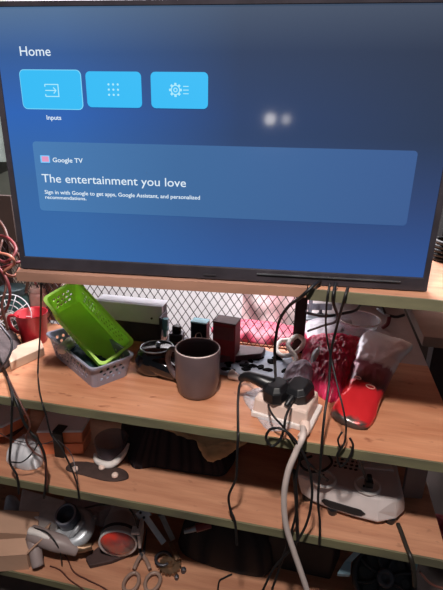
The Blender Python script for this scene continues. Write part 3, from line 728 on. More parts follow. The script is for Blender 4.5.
tag(finish('dark_box', prism(B(), a, Z3, Z3+.041), mat('dark_brown_box', (70, 48, 44), .7)), 'dark brown box beneath the flat orange tray', 'box')
tag(finish('plastic_bag', pillow(B(), poly([(6, 462), (18, 448), (34, 440), (40, 450), (43, 465), (26, 471)], Z3), Z3, .045, .012, 30, 31), M_frost, smooth=True),
    'whitish crumpled plastic bag left of the orange container', 'bag')
q = W(108, 464, Z3)
t = thing('clear_tub', 'dusky clear plastic tub with a white crescent piece right of the orange container', 'container', (q.x, q.y+.028, Z3))
finish('body', lathe(B(), [(0, 0), (.034, 0), (.040, .055), (.042, .056), (.037, .003), (0, .003)], 32), mat('dusky_clear', (120, 104, 112), .2, alpha=.45, coat=.4), t, smooth=True)
bm = tube(B(), [(.044*math.cos(math.radians(a_)), .044*math.sin(math.radians(a_)), .012+.036*max(0, (a_-290)/80)) for a_ in (200, 230, 260, 290, 315, 340, 365)], lambda u: .003+.006*math.sin(math.pi*u), 10)
lt(finish('crescent', bm, M_white, t, smooth=True), 'white crescent piece')
pts = poly([(66, 470), (74, 462), (100, 464), (124, 470), (128, 479), (110, 482), (84, 476)], Z3)
tag(finish('dark_cloth', pillow(B(), pts, Z3, .006, .003, 30, 33), mat('dark_brown_cloth', (66, 48, 44), .9), smooth=True), 'flat dark brown cloth scrap lying near the front edge of the third shelf', 'cloth')
for k, (x, y, nm) in enumerate(((75, 470, 'leftmost'), (102, 468, 'middle'), (115, 476, 'rightmost'))):
    q = W(x, y, Z3+.007)
    o = finish('bottle_cap', lathe(B(), [(0, 0), (.0075, 0), (.008, .002), (.0075, .006), (.005, .008), (0, .008)], 16), M_cream, smooth=True)
    o.location = (q.x, q.y, Z3+.0065); tag(o, 'small pale round cap on the dark cloth scrap, %s of three' % nm, 'cap', 'pale caps on the dark scrap')
pts = poly([(130, 466), (155, 468), (200, 475), (228, 474), (236, 440), (170, 428), (124, 425)], Z3)
tag(finish('black_bag', pillow(B(), pts, Z3, .19, .004, 8, 41, nr=20, na=96, prof=1.1), mat('charcoal_cloth', (50, 44, 48), .95, var=.04, scale=8, spec=.1), smooth=True), 'large charcoal bag filling the middle of the third shelf', 'bag')
# hanging beige cloth
bm = B(); pts = [WY(x, y, .80) for x, y in ((146, 421), (188, 427), (242, 434), (262, 438), (250, 446), (232, 458), (214, 468), (203, 464), (196, 450), (184, 440), (160, 432))]
ff = [(p.x, p.z) for p in pts]
pillow(bm, ff, 0, .03, .010, 26, 44)
for v in bm.verts: v.co = Vector((v.co.x, .83-v.co.z, min(v.co.y, Z2-TH-.002)))
tag(finish('beige_cloth', bm, mat('beige_cloth', (186, 152, 112), .9, bump=.4, col2=(160, 128, 94)), smooth=True), 'beige cloth bundled under the second shelf beside the charcoal bag', 'cloth')

# voltage stabilizer
zb_, zt_ = Z3+.012, Z3+.066
lo = poly([(301, 494), (312, 502), (330, 510), (352, 517), (378, 523.5), (396, 520), (405, 511)], zb_)
hi_ = poly([(297, 474), (312, 480), (330, 485), (352, 491), (378, 497), (396, 500), (404, 497)], zt_)
bk = .175
lo += [(lo[-1][0]-.002, lo[0][1]+bk-.02), (lo[0][0]+.006, lo[0][1]+bk)]; hi_ += [(hi_[-1][0]-.002, lo[0][1]+bk-.03), (hi_[0][0]+.002, lo[0][1]+bk-.01)]
(cx_, cy_), lol = centred(lo); hil = [(p[0]-cx_, p[1]-cy_) for p in hi_]
t = thing('voltage_stabilizer', 'white plastic power unit with two round sockets and a handle slot on the third shelf', 'power unit', (cx_, cy_, Z3))
mid = [((a[0]*.55+b[0]*.45)*1.012, (a[1]*.55+b[1]*.45)*1.012) for a, b in zip(lol, hil)]
bm = B(); prism(bm, lol, .012, .034, mid); 
bm2 = B()
rings = [(lol, .012), (mid, .036), (hil, .066)]
bm.free(); bm = B(); rv = [[bm.verts.new((p[0], p[1], z)) for p in r] for r, z in rings]
bm.faces.new(rv[0][::-1]); bm.faces.new(rv[-1])
for a, b in zip(rv, rv[1:]):
    for i in range(len(a)): j = (i+1) % len(a); bm.faces.new((a[i], a[j], b[j], b[i]))
bm2.free()
M_stab = mat('off_white_housing', (206, 194, 192), .4, var=.03)
finish('housing', bm, M_stab, t, bevel=.006)
def loc(px, py, z): p = W(px, py, z); return p-t.location
for (x, y) in ((323.5, 478), (367.5, 485)):
    p = loc(x, y, zt_+.004)
    s_ = finish('socket', lathe(B(), [(0, 0), (.028, 0), (.029, .004), (.026, .008), (.023, .008), (.022, .004), (0, .004)], 32), M_white, t, smooth=False, bevel=.0008); s_.location = (p.x, p.y, .0655)
    for dx_, dy_ in ((0, .009), (-.008, -.005), (.008, -.005)):
        finish('socket_hole', box(B(), (dx_, dy_, .0045), (.004, .007, .001)), M_screw, s_)
p = loc(372, 462, zt_)
lt(finish('upper_cover', box(B(), (p.x+.004, p.y, .0675), (.078, .05, .006), RZ(6)), M_white, t, bevel=.002), 'brighter raised cover')
for i in range(4):
    for j in range(5):
        p = loc(335+j*5.2+i*1.0, 466+j*1.0-i*3.6, zt_); finish('vent_slot', box(B(), (p.x, p.y, .0668), (.007, .005, .0014), RZ(20)), M_screw, t)
# handle slot
s0, s1 = W(325, 505, Z3+.030)-t.location, W(366, 516, Z3+.030)-t.location
pa = (Vector(mid[2])+Vector(mid[1]))/2; 
def front(u, z=.036): # point on the front seam of the housing
    a, b = Vector((mid[1][0], mid[1][1])), Vector((mid[4][0], mid[4][1])); k = 1+u*3; i = min(3, int(k)); f_ = k-i
    w_ = (z-.012)/.024; A0 = Vector(mid[i]).lerp(Vector(mid[i+1]), f_); B0 = Vector(lol[i]).lerp(Vector(lol[i+1]), f_); return B0.lerp(A0, w_)
bm = B(); up_, dn_ = [], []
for k in range(13):
    u = .18+.66*k/12; n_ = -.0022; hgt = .0070*math.sqrt(max(0, 1-(2*k/12-1)**6)); pu = front(u, .026+hgt); pd = front(u, .026-hgt)
    up_.append((pu.x, pu.y+n_, .026+hgt)); dn_.append((pd.x, pd.y+n_, .026-hgt))
A1 = [bm.verts.new(p) for p in up_]; A2 = [bm.verts.new(p) for p in dn_]; A3 = [bm.verts.new((p[0], p[1]+.008, p[2])) for p in up_]; A4 = [bm.verts.new((p[0], p[1]+.008, p[2])) for p in dn_]
for i in range(12):
    bm.faces.new((A1[i], A1[i+1], A2[i+1], A2[i])); bm.faces.new((A3[i], A3[i+1], A4[i+1], A4[i])); bm.faces.new((A1[i], A1[i+1], A3[i+1], A3[i])); bm.faces.new((A2[i], A2[i+1], A4[i+1], A4[i]))
lt(finish('handle_slot', bm, M_screw, t), 'dark handle slot')
for p in (lol[0], lol[2], lol[5], lol[7], lol[8]):
    finish('foot', lathe(B(), [(0, 0), (.010, 0), (.012, .014), (0, .014)], 14, Matrix.Translation((p[0]*.88, p[1]*.88, 0))), M_black, t)
# grey plank leaning at the right end
a = WY(412, 460, .90); b2 = W(431, 532, Z3+.004)
t = finish('plank', box(B(), (0, 0, 0), (.045, .012, .20)), mat('grey_brown_plank', (112, 102, 104), .6, scale=10), bevel=.002)
t.location = (.262, .885, Z3+.105); t.rotation_euler = (.12, -.05, .1); tag(t, 'narrow grey plank leaning upright at the right end of the third shelf', 'board')
q = WY(440, 497, 1.0)
t = finish('red_bundle', pillow(B(), [(-.06, -.06), (.06, -.06), (.08, .06), (-.05, .07)], 0, .10, .015, 25, 51), mat('dark_red_cloth', (120, 20, 34), .8), smooth=True)
t.location = (.46, 1.22, -.01); tag(t, 'dark red bundle standing beyond the right end of the shelves', 'bundle')

# ---------------------------------------------------------------- lowest shelf
M_shade = mat('silver_worn', (196, 200, 206), .38, metal=.4, var=.12)
# cardboard box
fp = poly([(-34, 574), (29, 569.5), (40, 549), (-22, 545)], Z4); (cx_, cy_), lp = centred(fp)
t = thing('cardboard_box', 'small open cardboard box with raised flaps at the left end of the lowest shelf', 'box', (cx_, cy_, Z4)); BH = .052
bm = B(); A_ = [[bm.verts.new((p[0]*k, p[1]*k, z)) for p in lp] for k, z in ((1, 0), (1, BH), (.965, BH), (.965, .003))]
bm.faces.new(A_[0][::-1]); bm.faces.new(A_[3])
for a, b in zip(A_, A_[1:]):
    for i in range(4): bm.faces.new((a[i], a[(i+1) % 4], b[(i+1) % 4], b[i]))
finish('body', bm, M_card, t)
L3 = [Vector((p[0], p[1], BH)) for p in lp]
def flap(a, b, out, th_=.002):
    bm = B(); o_ = Vector(out); ins = (b-a)*.06
    q = [a, b, b-ins+o_, a+ins+o_]; n_ = (b-a).cross(o_).normalized()*th_
    v1 = [bm.verts.new(p) for p in q]; v2 = [bm.verts.new(p+n_) for p in q]
    bm.faces.new(v1); bm.faces.new(v2[::-1])
    for i in range(4): bm.faces.new((v1[i], v2[i], v2[(i+1) % 4], v1[(i+1) % 4]))
    return finish('flap', bm, M_card, t)
flap(L3[3], L3[2], (.0, .035, .045)); flap(L3[2], L3[1], (.035, .02, .035)); flap(L3[0], L3[1], (.0, .05, .006)); flap(L3[0], L3[3], (-.03, 0, .03))
# pale panels behind
pts = poly([(18, 512), (57, 524), (66, 500), (22, 488)], Z4+.09)
tag(finish('white_case', prism(B(), pts, Z4, Z4+.09), mat('dull_white_case', (238, 230, 228), .4, var=.08), bevel=.005), 'dull white plastic case standing behind the cardboard box', 'case')
pts = poly([(2, 508), (16, 512), (20, 492), (4, 488)], Z4+.09)
tag(finish('milky_bottle', pillow(B(), pts, Z4, .092, .004, 30, 61), mat('milky_blue', (196, 210, 224), .3), smooth=True), 'milky bluish bottle standing at the far left behind the cardboard box', 'bottle')
pts = poly([(62, 500), (100, 512), (120, 502), (70, 488)], Z4+.06)
tag(finish('grey_case', prism(B(), pts, Z4, Z4+.06), mat('lilac_grey', (190, 184, 194), .5), bevel=.004), 'lilac grey flat case standing behind the silver housing with the black inlet', 'case')
# pistol-shaped tool
t = thing('hand_tool', 'grey and white pistol-shaped hand tool lying right of the cardboard box', 'tool', (0, 0, 0))
M_tool = mat('warm_grey_plastic', (152, 136, 134), .45, var=.06)
a, b_, c_ = W(31, 533, Z4+.075), W(52, 541, Z4+.068), W(78, 551, Z4+.045)
finish('body', tube(B(), [a, b_, (b_+c_)/2+Vector((0, 0, .003)), c_], lambda u: .021+.006*math.sin(u*3)-.008*u, 16), M_tool, t, smooth=True)
up_ = Vector((0, -.006, .0145))
lt(finish('top_cover', tube(B(), [a+up_+Vector((.002, 0, 0)), (a+b_)/2+up_+Vector((0, 0, .004)), b_+up_], lambda u: .010-.002*u, 12), M_white, t, smooth=True), 'white top cover')
g = W(38, 566, Z4+.018)
finish('grip', tube(B(), [a+Vector((.004, -.0, -.01)), (a+g)/2+Vector((.002, .0, 0)), Vector((g.x, g.y, Z4+.016))], lambda u: .019-.004*u, 14), M_tool, t, smooth=True)
# silver housing with black inlet
q = W(76, 527, Z4+.07)
t = thing('metal_housing', 'silver snail-shaped metal housing with a round black inlet on the lowest shelf', 'machine part', (q.x-.004, q.y+.0, Z4+.070), rot=(.35, -.15, .2))
pp = []; 
for k in range(15):
    a_ = math.radians(150-k*22); r = .036+.0005*k; pp.append((r*math.cos(a_), r*math.sin(a_), 0))
finish('volute', tube(B(), pp, lambda u: .012+.012*u, 14), M_shade, t, smooth=True)
finish('hub', lathe(B(), [(0, -.025), (.034, -.025), (.036, 0), (.030, .018), (0, .02)], 32), M_shade, t, smooth=True)
lt(finish('inlet', lathe(B(), [(.020, .0), (.031, .0), (.031, .050), (.029, .053), (.024, .053), (.022, .050), (.020, .02), (0, .02)], 36, Matrix.Translation((-.010, .012, 0))), mat('black_inlet', (78, 82, 96), .35), t, smooth=True), 'black inlet')
lt(finish('rim', tube(B(), [(-.010+.0265*math.cos(2*PI*k/24), .012+.0265*math.sin(2*PI*k/24), .053) for k in range(24)], .0028, 8, 2, True), mat('grey_rim', (160, 162, 176), .3, metal=.5), t, smooth=True), 'grey rim of the inlet')
finish('outlet', tube(B(), [(.004, -.034, .022), (.018, -.028, .034), (.030, -.010, .036), (.034, -.004, .030)], lambda u: .006+.001*u, 12), M_shade, t, smooth=True)
for a_ in (20, 110, 200, 290):
    x, y = .052*math.cos(math.radians(a_)), .052*math.sin(math.radians(a_))
    finish('lug', lathe(B(), [(0, -.006), (.009, -.006), (.009, .004), (.004, .004), (.004, .009), (0, .009)], 14, Matrix.Translation((x, y, .0))), M_shade, t, bevel=.001)
finish('stand', box(B(), (0, 0, -.046), (.05, .04, .030)), M_steel, t, bevel=.003)
finish('tip', tube(B(), [(.0, -.050, .0), (.03, -.056, -.006), (.055, -.050, -.012)], lambda u: .014-.006*u, 12), M_brass, t, smooth=True)
# headlamp-like drum
M_drum = mat('pale_aluminium', (226, 222, 222), .4, metal=.25, var=.05)
q = W(119, 535, Z4+.075)
fwd = Vector((.22, -.96, -.10)).normalized(); upv = Vector((0, 0, 1)); xv = upv.cross(fwd).normalized()*-1; yv2 = fwd.cross(xv)
t = thing('lamp_unit', 'silver drum-shaped lamp unit with a red tinted lens facing forward', 'lamp', (q.x, q.y, Z4+.067))
t.rotation_euler = Matrix((xv, yv2, fwd)).transposed().to_euler()
finish('drum', lathe(B(), [(0, -.085), (.030, -.085), (.040, -.075), (.045, -.050), (.045, -.045), (.048, -.043), (.048, -.012), (.050, -.010), (.050, .012), (.0515, .014), (.0515, .020), (.048, .020), (.040, .012), (0, .0)], 44), M_drum, t, smooth=True)
lt(finish('band', lathe(B(), [(.0495, -.006), (.0520, -.006), (.0520, .002), (.0495, .002)], 40), M_steel, t), 'dark band')
m = mat('red_lens', (226, 66, 50), .15, var=.3, scale=14, col2=(110, 84, 84), coat=.8)
lt(finish('lens', lathe(B(), [(0, .030), (.020, .029), (.038, .025), (.0485, .018), (.0485, .010), (0, .010)], 40), m, t, smooth=True), 'red tinted lens')
# its bracket, same thing
lt(finish('bracket', box(box(B(), (-.058, -.01, -.005), (.008, .05, .055)), (-.050, -.044, .012), (.022, .010, .022)), M_white, t, bevel=.002), 'white bracket')
pts = poly([(86, 561), (90, 569), (112, 564), (132, 556), (128, 549), (98, 550)], Z4)
tag(finish('flat_block', prism(B(), pts, Z4+.0, Z4+.012), mat('dark_brown_base', (70, 50, 48), .7), bevel=.002), 'dark brown flat base under the drum-shaped lamp unit', 'block')
# hinges
t = thing('steel_bracket', 'silver flat hinge arm with two holes leaning behind the scissors', 'hinge', (0, 0, 0))
a, b_ = W(143, 513, Z4+.10), W(164, 543, Z4+.03); d = (b_-a); Lh = d.length
t.location = (a+b_)/2; t.rotation_euler = placed_frame(None, d, (0, -.6, .8))
finish('arm', box(B(), (0, 0, 0), (Lh, .016, .004)), M_shade, t, bevel=.001)
finish('plate', box(box(B(), (-Lh*.48, 0, .004), (.030, .034, .004)), (-Lh*.48, .016, .010), (.030, .003, .012)), M_shade, t, bevel=.001)
for x in (-.008, .008): finish('hole', lathe(B(), [(0, .0061), (.0038, .0061), (.0038, .0068), (0, .0068)], 12, Matrix.Translation((-Lh*.48+x, -.004, 0))), M_screw, t)
t = thing('metal_strip', 'plain grey metal strip leaning just right of the hinge arm', 'strip', (0, 0, 0))
a, b_ = W(160, 512, Z4+.10), W(173, 540, Z4+.03); d = (b_-a)
t.location = (a+b_)/2; t.rotation_euler = placed_frame(None, d, (0, -.6, .8))
finish('strip', box(B(), (0, 0, 0), (d.length, .015, .003)), mat('dull_strip', (140, 138, 136), .45, metal=.5), t, bevel=.001)
finish('fold', box(B(), (-d.length/2+.004, 0, .006), (.003, .015, .012)), M_steel, t)
# scissors
t = thing('scissors', 'scissors with brownish loop handles lying open-end down at the front of the lowest shelf', 'scissors', (0, 0, 0))
pv = W(142, 562, Z4+.014); t.location = pv
def sc(px, py, z=.012): return W(px, py, Z4+z)-pv
M_sc = mat('brownish_handle', (150, 124, 112), .4, var=.08)
for sg, cx2, nm in ((-1, 131.5, 'a'), (1, 152.5, 'b')):
    c0 = sc(cx2, 582); rx, ry = .018, .026
    lp = [(c0.x+rx*math.cos(a_)*(1+.1*sg*math.sin(a_)), c0.y+ry*math.sin(a_), c0.z) for a_ in [2*PI*k/14 for k in range(14)]]
    h_ = finish('handle', tube(B(), lp, .0048, 10, 3, True), M_sc, t, smooth=True)
    finish('shank', tube(B(), [sc(cx2+sg*-2.5, 569), sc(142+sg*4, 560), sc(142-sg*1, 553)], .0055, 8), M_sc, h_, smooth=True)
    bm = B(); a, b_ = sc(142-sg*1, 556, .014), sc(142-sg*5, 528, .03); d = (b_-a); n_ = Vector((1, 0, 0))*.005
    V_ = [a-n_, a+n_, b_+n_*.1, b_-n_*.1]; zt2_ = Vector((0, 0, .0015)); v1 = [bm.verts.new(p+zt2_*sg) for p in V_]; v2 = [bm.verts.new(p+zt2_*(sg+1)) for p in V_]
    bm.faces.new(v1); bm.faces.new(v2[::-1])
    for i in range(4): bm.faces.new((v1[i], v2[i], v2[(i+1) % 4], v1[(i+1) % 4]))
    lt(finish('blade', bm, M_steel, t), 'steel blade')
finish('pivot', lathe(B(), [(0, -.004), (.004, -.004), (.004, .005), (0, .006)], 14, Matrix.Translation(sc(142, 556, .014))), M_steel, t)
# worn brass gear part
q = W(170, 568, Z4)
t = thing('gear_part', 'worn brass and steel gear part lying right of the scissors', 'machine part', (q.x, q.y, Z4), .3)
bm = B(); n = 18; pp = []
for k in range(n*2): r = .031 if k % 2 else .026; a_ = PI*k/n; pp.append((r*math.cos(a_), r*math.sin(a_)))
prism(bm, pp, .006, .014); finish('gear', bm, M_brass, t)
finish('ring', tube(B(), [(-.018+.020*math.cos(2*PI*k/16), .012+.020*math.sin(2*PI*k/16), .021) for k in range(16)], .004, 8, 2, True), M_steel, t, smooth=True)
finish('hub', lathe(B(), [(0, 0), (.012, 0), (.012, .022), (.007, .022), (.007, .032), (0, .032)], 18), M_brass, t)
finish('lever', box(B(), (.012, .026, .030), (.014, .050, .010), RZ(25) @ RX(20)), M_brass, t, bevel=.002)
finish('bolt', lathe(B(), [(0, 0), (.007, 0), (.007, .012), (0, .014)], 6, Matrix.Translation((.036, -.014, .0))), M_steel, t)
finish('bolt', lathe(B(), [(0, 0), (.006, 0), (.006, .010), (0, .012)], 6, Matrix.Translation((.018, -.032, .0))), M_steel, t)
# dark bag and box
pts = poly([(184, 556), (262, 578), (270, 548), (240, 520), (190, 530)], Z4)
tag(finish('black_bag', pillow(B(), pts, Z4, .15, .012, 16, 71), mat('near_black_cloth', (38, 32, 34), .8, bump=.3), smooth=True), 'near-black bag standing in the middle of the lowest shelf', 'bag')
pts = poly([(266, 566), (330, 580), (340, 556), (280, 545)], Z4)
tag(finish('black_box', prism(B(), pts, Z4, Z4+.11), mat('black_box_card', (34, 30, 32), .7), bevel=.004), 'black box standing between the near-black bag and the round black disc', 'box')
q = WY(196, 528, .80)
t = thing('screwdriver', 'small tool with a red grip and pale tip lying in front of the near-black bag', 'tool', q, .2)
finish('grip', tube(B(), [(.0, 0, 0), (.022, .004, .004), (.036, .006, .006)], lambda u: .010-.002*u, 12), mat('dusky_red_grip', (130, 50, 54), .5), t, smooth=True)
finish('tip', tube(B(), [(-.028, -.004, -.008), (-.012, -.002, -.004), (.0, 0, 0)], lambda u: .005+.002*u, 10), M_silver, t, smooth=True)
# black wheel
q = W(384, 582, Z4+.06)
wf = Vector((.08, -.62, .62)).normalized(); xv = Vector((0, 0, 1)).cross(wf).normalized(); yv2 = wf.cross(xv)
t = thing('round_fan', 'large round black fan-like disc with a hub, at the right of the lowest shelf', 'fan', (q.x, q.y+.01, Z4+.064))
t.rotation_euler = Matrix((xv, yv2, wf)).transposed().to_euler()
M_whl = mat('matt_black', (34, 36, 42), .55, var=.15)
WR = .078
finish('rim', lathe(B(), [(WR*.86, -.012), (WR, -.010), (WR*1.02, 0), (WR, .010), (WR*.90, .014), (WR*.84, .004)]+[(WR*.86, -.012)], 48), M_whl, t, smooth=True)
finish('disc', lathe(B(), [(0, -.006), (WR*.86, -.006), (WR*.86, .003), (WR*.5, .000), (0, .002)], 48), M_whl, t, smooth=True)
for k in range(8):
    a_ = k*PI/4+.2; c2, s2 = math.cos(a_), math.sin(a_)
    finish('spoke', tube(B(), [(.018*c2, .018*s2, .006), (.04*c2-.004*s2, .04*s2+.004*c2, .010), (WR*.88*c2, WR*.88*s2, .006)], .0042, 8), M_whl, t, smooth=True)
    a_ += PI/8; finish('hole', lathe(B(), [(0, .0020), (.010, .0020), (.010, .0032), (0, .0032)], 16, Matrix.Translation((.052*math.cos(a_), .052*math.sin(a_), 0))), M_screw, t)
lt(finish('hub', lathe(B(), [(.008, .002), (.020, .002), (.022, .014), (.018, .018), (.011, .018), (.009, .010), (0, .010)], 28), mat('hub_grey', (66, 68, 76), .4), t, smooth=True), 'greyish hub')
a, b_, c_ = WY(358, 552, .80), WY(348, 562, .80), WY(344, 574, .79)
t = finish('blue_strap', sheet(B(), [[a+Vector((-.008, 0, 0)), a+Vector((.008, .004, 0))], [b_+Vector((-.007, 0, 0)), b_+Vector((.007, .003, 0))], [c_+Vector((-.014, 0, 0)), c_+Vector((.014, .004, 0))], [c_+Vector((-.013, 0.004, -.012)), c_+Vector((.013, .008, -.012))]], .003), M_white)
t.data.materials[0] = mat('pale_blue_strap', (130, 160, 174), .6); tag(t, 'pale blue strap hanging left of the round black disc', 'strap')
q = W(414, 590, Z4)
t = thing('pipe_offcut', 'short pale blue tube standing right of the round black disc', 'tube', (q.x-.005, q.y+.03, Z4))
finish('tube', lathe(B(), [(.006, 0), (.010, 0), (.010, .075), (.006, .075), (.006, 0)], 20), mat('pale_teal', (130, 170, 172), .4), t, smooth=True)
finish('cap', lathe(B(), [(0, .074), (.011, .074), (.011, .082), (0, .084)], 20), M_steel, t, smooth=True)

# ---------------------------------------------------------------- top left wires and right-hand bundle
for k, (r, m, lab, pts) in enumerate((
    (.0035, M_cabr, 'red wire looping tightest around the left end of the top shelf', [(-6, 235, .9), (8, 238, .86), (16, 250, .82), (6, 262, .80), (-8, 256, .84)]),
    (.003, M_cabr, 'thin red wire hanging lowest at the left end of the top shelf', [(-6, 262, .82), (6, 278, .80), (10, 296, .80), (4, 314, .82), (-6, 322, .84)]),
    (.0035, M_cabb, 'brown wire crossing the left post beside the television corner', [(-6, 215, .92), (4, 228, .88), (10, 244, .86), (20, 258, .86), (28, 276, .86), (26, 292, .9)]),
    (.003, mat('salmon_wire', (196, 120, 100), .5), 'salmon pink wire bunched beside the television corner', [(-4, 252, .80), (10, 256, .78), (14, 264, .79), (4, 272, .80), (14, 276, .82), (20, 268, .84)]),
    (.003, M_cabb, 'brown wire hanging at the very left edge above the red cup', [(2, 240, .88), (-2, 262, .84), (6, 284, .82), (2, 306, .80), (8, 330, .80)]),
    (.0032, M_cabr, 'dark red wire crossing the salmon wire at the left', [(-6, 270, .84), (8, 266, .82), (22, 262, .84), (30, 270, .90), (36, 284, .98)]))):
    cable('wire', [WY(x, y, d) for x, y, d in pts], r, m, lab, 'wire', 'wires at the left end of the top shelf')
q = W(440, 262, Z1)
t = thing('cable_bundle', 'dark coiled cable bundle lying on the top shelf right of the television', 'cable', (q.x+.01, q.y+.02, Z1))
for j in range(5):
    finish('loop', tube(B(), [((.040+.003*math.sin(k+j))*math.cos(2*PI*k/12)+.02, (.03+.002*j)*math.sin(2*PI*k/12), .005+.0085*j) for k in range(12)], .0044, 8, 3, True), M_cab, t, smooth=True)
t2_ = tag(finish('black_pouch', pillow(B(), [(-.03, -.03), (.09, -.03), (.09, .06), (-.03, .06)], 0, .16, .008, 20, 81, prof=.3), mat('matt_black_cloth', (20, 18, 20), .95), smooth=True), 'black pouch standing on the top shelf behind the cable bundle', 'pouch')
t2_.location = (q.x+.035, q.y+.11, Z1)

# ---------------------------------------------------------------- cables, each one a thing
def cc(pts): return [W(p[0], p[1], p[3]) if p[2] == 'z' else WY(p[0], p[1], p[3]) for p in pts]
def cb_(pts, r, m, label, name='cable', cat='cable'): return cable(name, cc(pts), r, m, label, cat)
cb_([(303, 425, 'z', Z2+.012), (303, 436, 'y', .722), (296, 452, 'y', .712), (288, 472, 'y', .706), (284, 497, 'y', .704), (286, 525, 'y', .704), (294, 552, 'y', .704), (303, 578, 'y', .704), (312, 606, 'y', .704)], .0062, mat('white_cord', (206, 190, 184), .5, var=.04),
    'thick white cord hanging from the cream block past both lower shelves', 'hanging_cord', 'cord')
cb_([(276, 381, 'z', Z2+.075), (275, 366, 'y', .86), (275, 345, 'y', .86), (279, 322, 'y', .85), (288, 307, 'y', .80), (301, 297, 'y', .735), (312, 287, 'y', .732), (320, 281, 'y', .76)], .0031, M_cab, 'black cable rising from the left plug to the underside of the television')
cb_([(258, 377, 'z', Z2+.075), (247, 374, 'z', Z2+.045), (240, 384, 'z', Z2+.012), (238, 400, 'z', Z2+.004), (238, 425, 'z', Z2+.004), (238, 437, 'y', .732), (237, 458, 'y', .728), (236, 478, 'y', .727), (229, 495, 'y', .735), (230, 508, 'y', .736), (235, 522, 'y', .728), (237, 545, 'y', .728)], .0027, M_cab, 'black cable from the left plug hanging alone over the middle of the lower shelves')
cb_([(291, 405, 'z', Z2+.055), (286, 416, 'y', .735), (284, 428, 'y', .728), (280, 440, 'y', .722), (272, 446, 'y', .720), (266, 438, 'y', .720), (271, 429, 'y', .720), (284, 430, 'y', .714), (298, 444, 'y', .712), (309, 468, 'y', .712), (312, 496, 'y', .712), (306, 525, 'y', .714), (292, 548, 'y', .716), (274, 568, 'y', .718), (262, 592, 'y', .720)], .0026, M_cab, 'black cable from the right plug curling in a small loop then sweeping down')
cb_([(272, 394, 'z', Z2+.055), (268, 402, 'z', Z2+.03), (272, 414, 'y', .738), (284, 428, 'y', .728), (296, 446, 'y', .722), (304, 458, 'y', .72), (318, 472, 'y', .735), (328, 480, 'z', Z3+.085)], .0022, M_cab, 'black cable from the left plug running down to the left round socket')
cb_([(300, 455, 'y', .730), (296, 480, 'y', .730), (297, 505, 'y', .730), (292, 530, 'y', .728), (282, 560, 'y', .728), (270, 596, 'y', .728)], .0026, M_cab, 'thin black cable hanging just behind the thick white cord')
cb_([(294, 470, 'y', .733), (296, 500, 'y', .733), (297, 520, 'y', .733), (298, 545, 'y', .733)], .0034, M_cab, 'short straight black cable hanging beside the left end of the power unit')
cb_([(330, 283, 'y', .745), (327, 300, 'y', .733), (326, 330, 'y', .78), (331, 358, 'y', .80), (338, 388, 'y', .76), (343, 408, 'y', .738), (346, 425, 'y', .73), (345, 440, 'y', .728), (341, 448, 'y', .728), (338, 440, 'y', .728), (342, 432, 'y', .728)], .0018, M_cab, 'thin black cable hanging over the magenta bag and ending in a small loop')
cb_([(348, 287, 'y', .745), (344, 300, 'y', .733), (338, 322, 'y', .78), (331, 352, 'y', .80), (329, 385, 'y', .78), (325, 412, 'y', .74), (322, 440, 'y', .722), (320, 470, 'y', .722), (318, 500, 'y', .722), (320, 525, 'y', .724), (319, 545, 'y', .724)], .0024, M_cab, 'long thin black cable hanging from the television past the left round socket')
cb_([(336, 283, 'y', .75), (333, 300, 'y', .735), (337, 320, 'y', .86), (322, 326, 'y', 1.0), (308, 331, 'y', 1.08)], .0028, M_cab, 'black cable running back from the television towards the mesh post')
cb_([(307, 313, 'y', 1.08), (325, 316, 'y', 1.02), (345, 313, 'y', 1.0), (356, 310, 'y', 1.02), (361, 304, 'y', 1.06)], .0034, M_cab, 'short forked black cable lying across the gap beside the mesh post')
cb_([(357, 455, 'y', .748), (363, 470, 'y', .80), (367, 481, 'z', Z3+.088)], .0030, M_cab, 'short black lead entering the right round socket')
q = W(368.5, 485, Z3+.078)
t = thing('power_plug', 'small black plug standing in the right round socket of the power unit', 'plug', q, .1)
finish('body', box(box(B(), (0, 0, .006), (.016, .018, .016)), (0, .002, .018), (.010, .011, .012)), M_black, t, bevel=.002)
finish('pin', lathe(B(), [(0, -.006), (.002, -.006), (.002, 0), (0, 0)], 8), M_silver, t)
cb_([(398, 524, 'z', Z3+.006), (402, 534, 'z', Z3+.006), (407, 548, 'z', Z3+.005), (411, 558, 'y', .732), (414, 572, 'y', .728), (415, 586, 'y', .73)], .0046, mat('olive_black_cord', (38, 34, 28), .5), 'flat dark cord running from the power unit over the right front edge', 'hanging_cord', 'cord')
cb_([(420, 572, 'y', .76), (430, 583, 'y', .76), (442, 588, 'y', .76), (456, 588, 'y', .76)], .0024, M_cabb, 'brown wire curving at the bottom right corner of the shelves', 'wire', 'wire')
cb_([(300, 458, 'z', Z3+.075), (310, 450, 'z', Z3+.085), (324, 452, 'z', Z3+.085), (332, 462, 'z', Z3+.08), (322, 471, 'z', Z3+.078), (306, 470, 'z', Z3+.08), (300, 461, 'z', Z3+.085), (312, 456, 'z', Z3+.09)], .0028, M_cab, 'black cable coiled on the left corner of the power unit')
cb_([(350, 438, 'y', .732), (353, 446, 'y', .73), (349, 458, 'y', .73), (341, 466, 'y', .735), (337, 456, 'y', .73), (344, 444, 'y', .728)], .0022, M_cab, 'small loose black cable loop hanging above the round sockets')
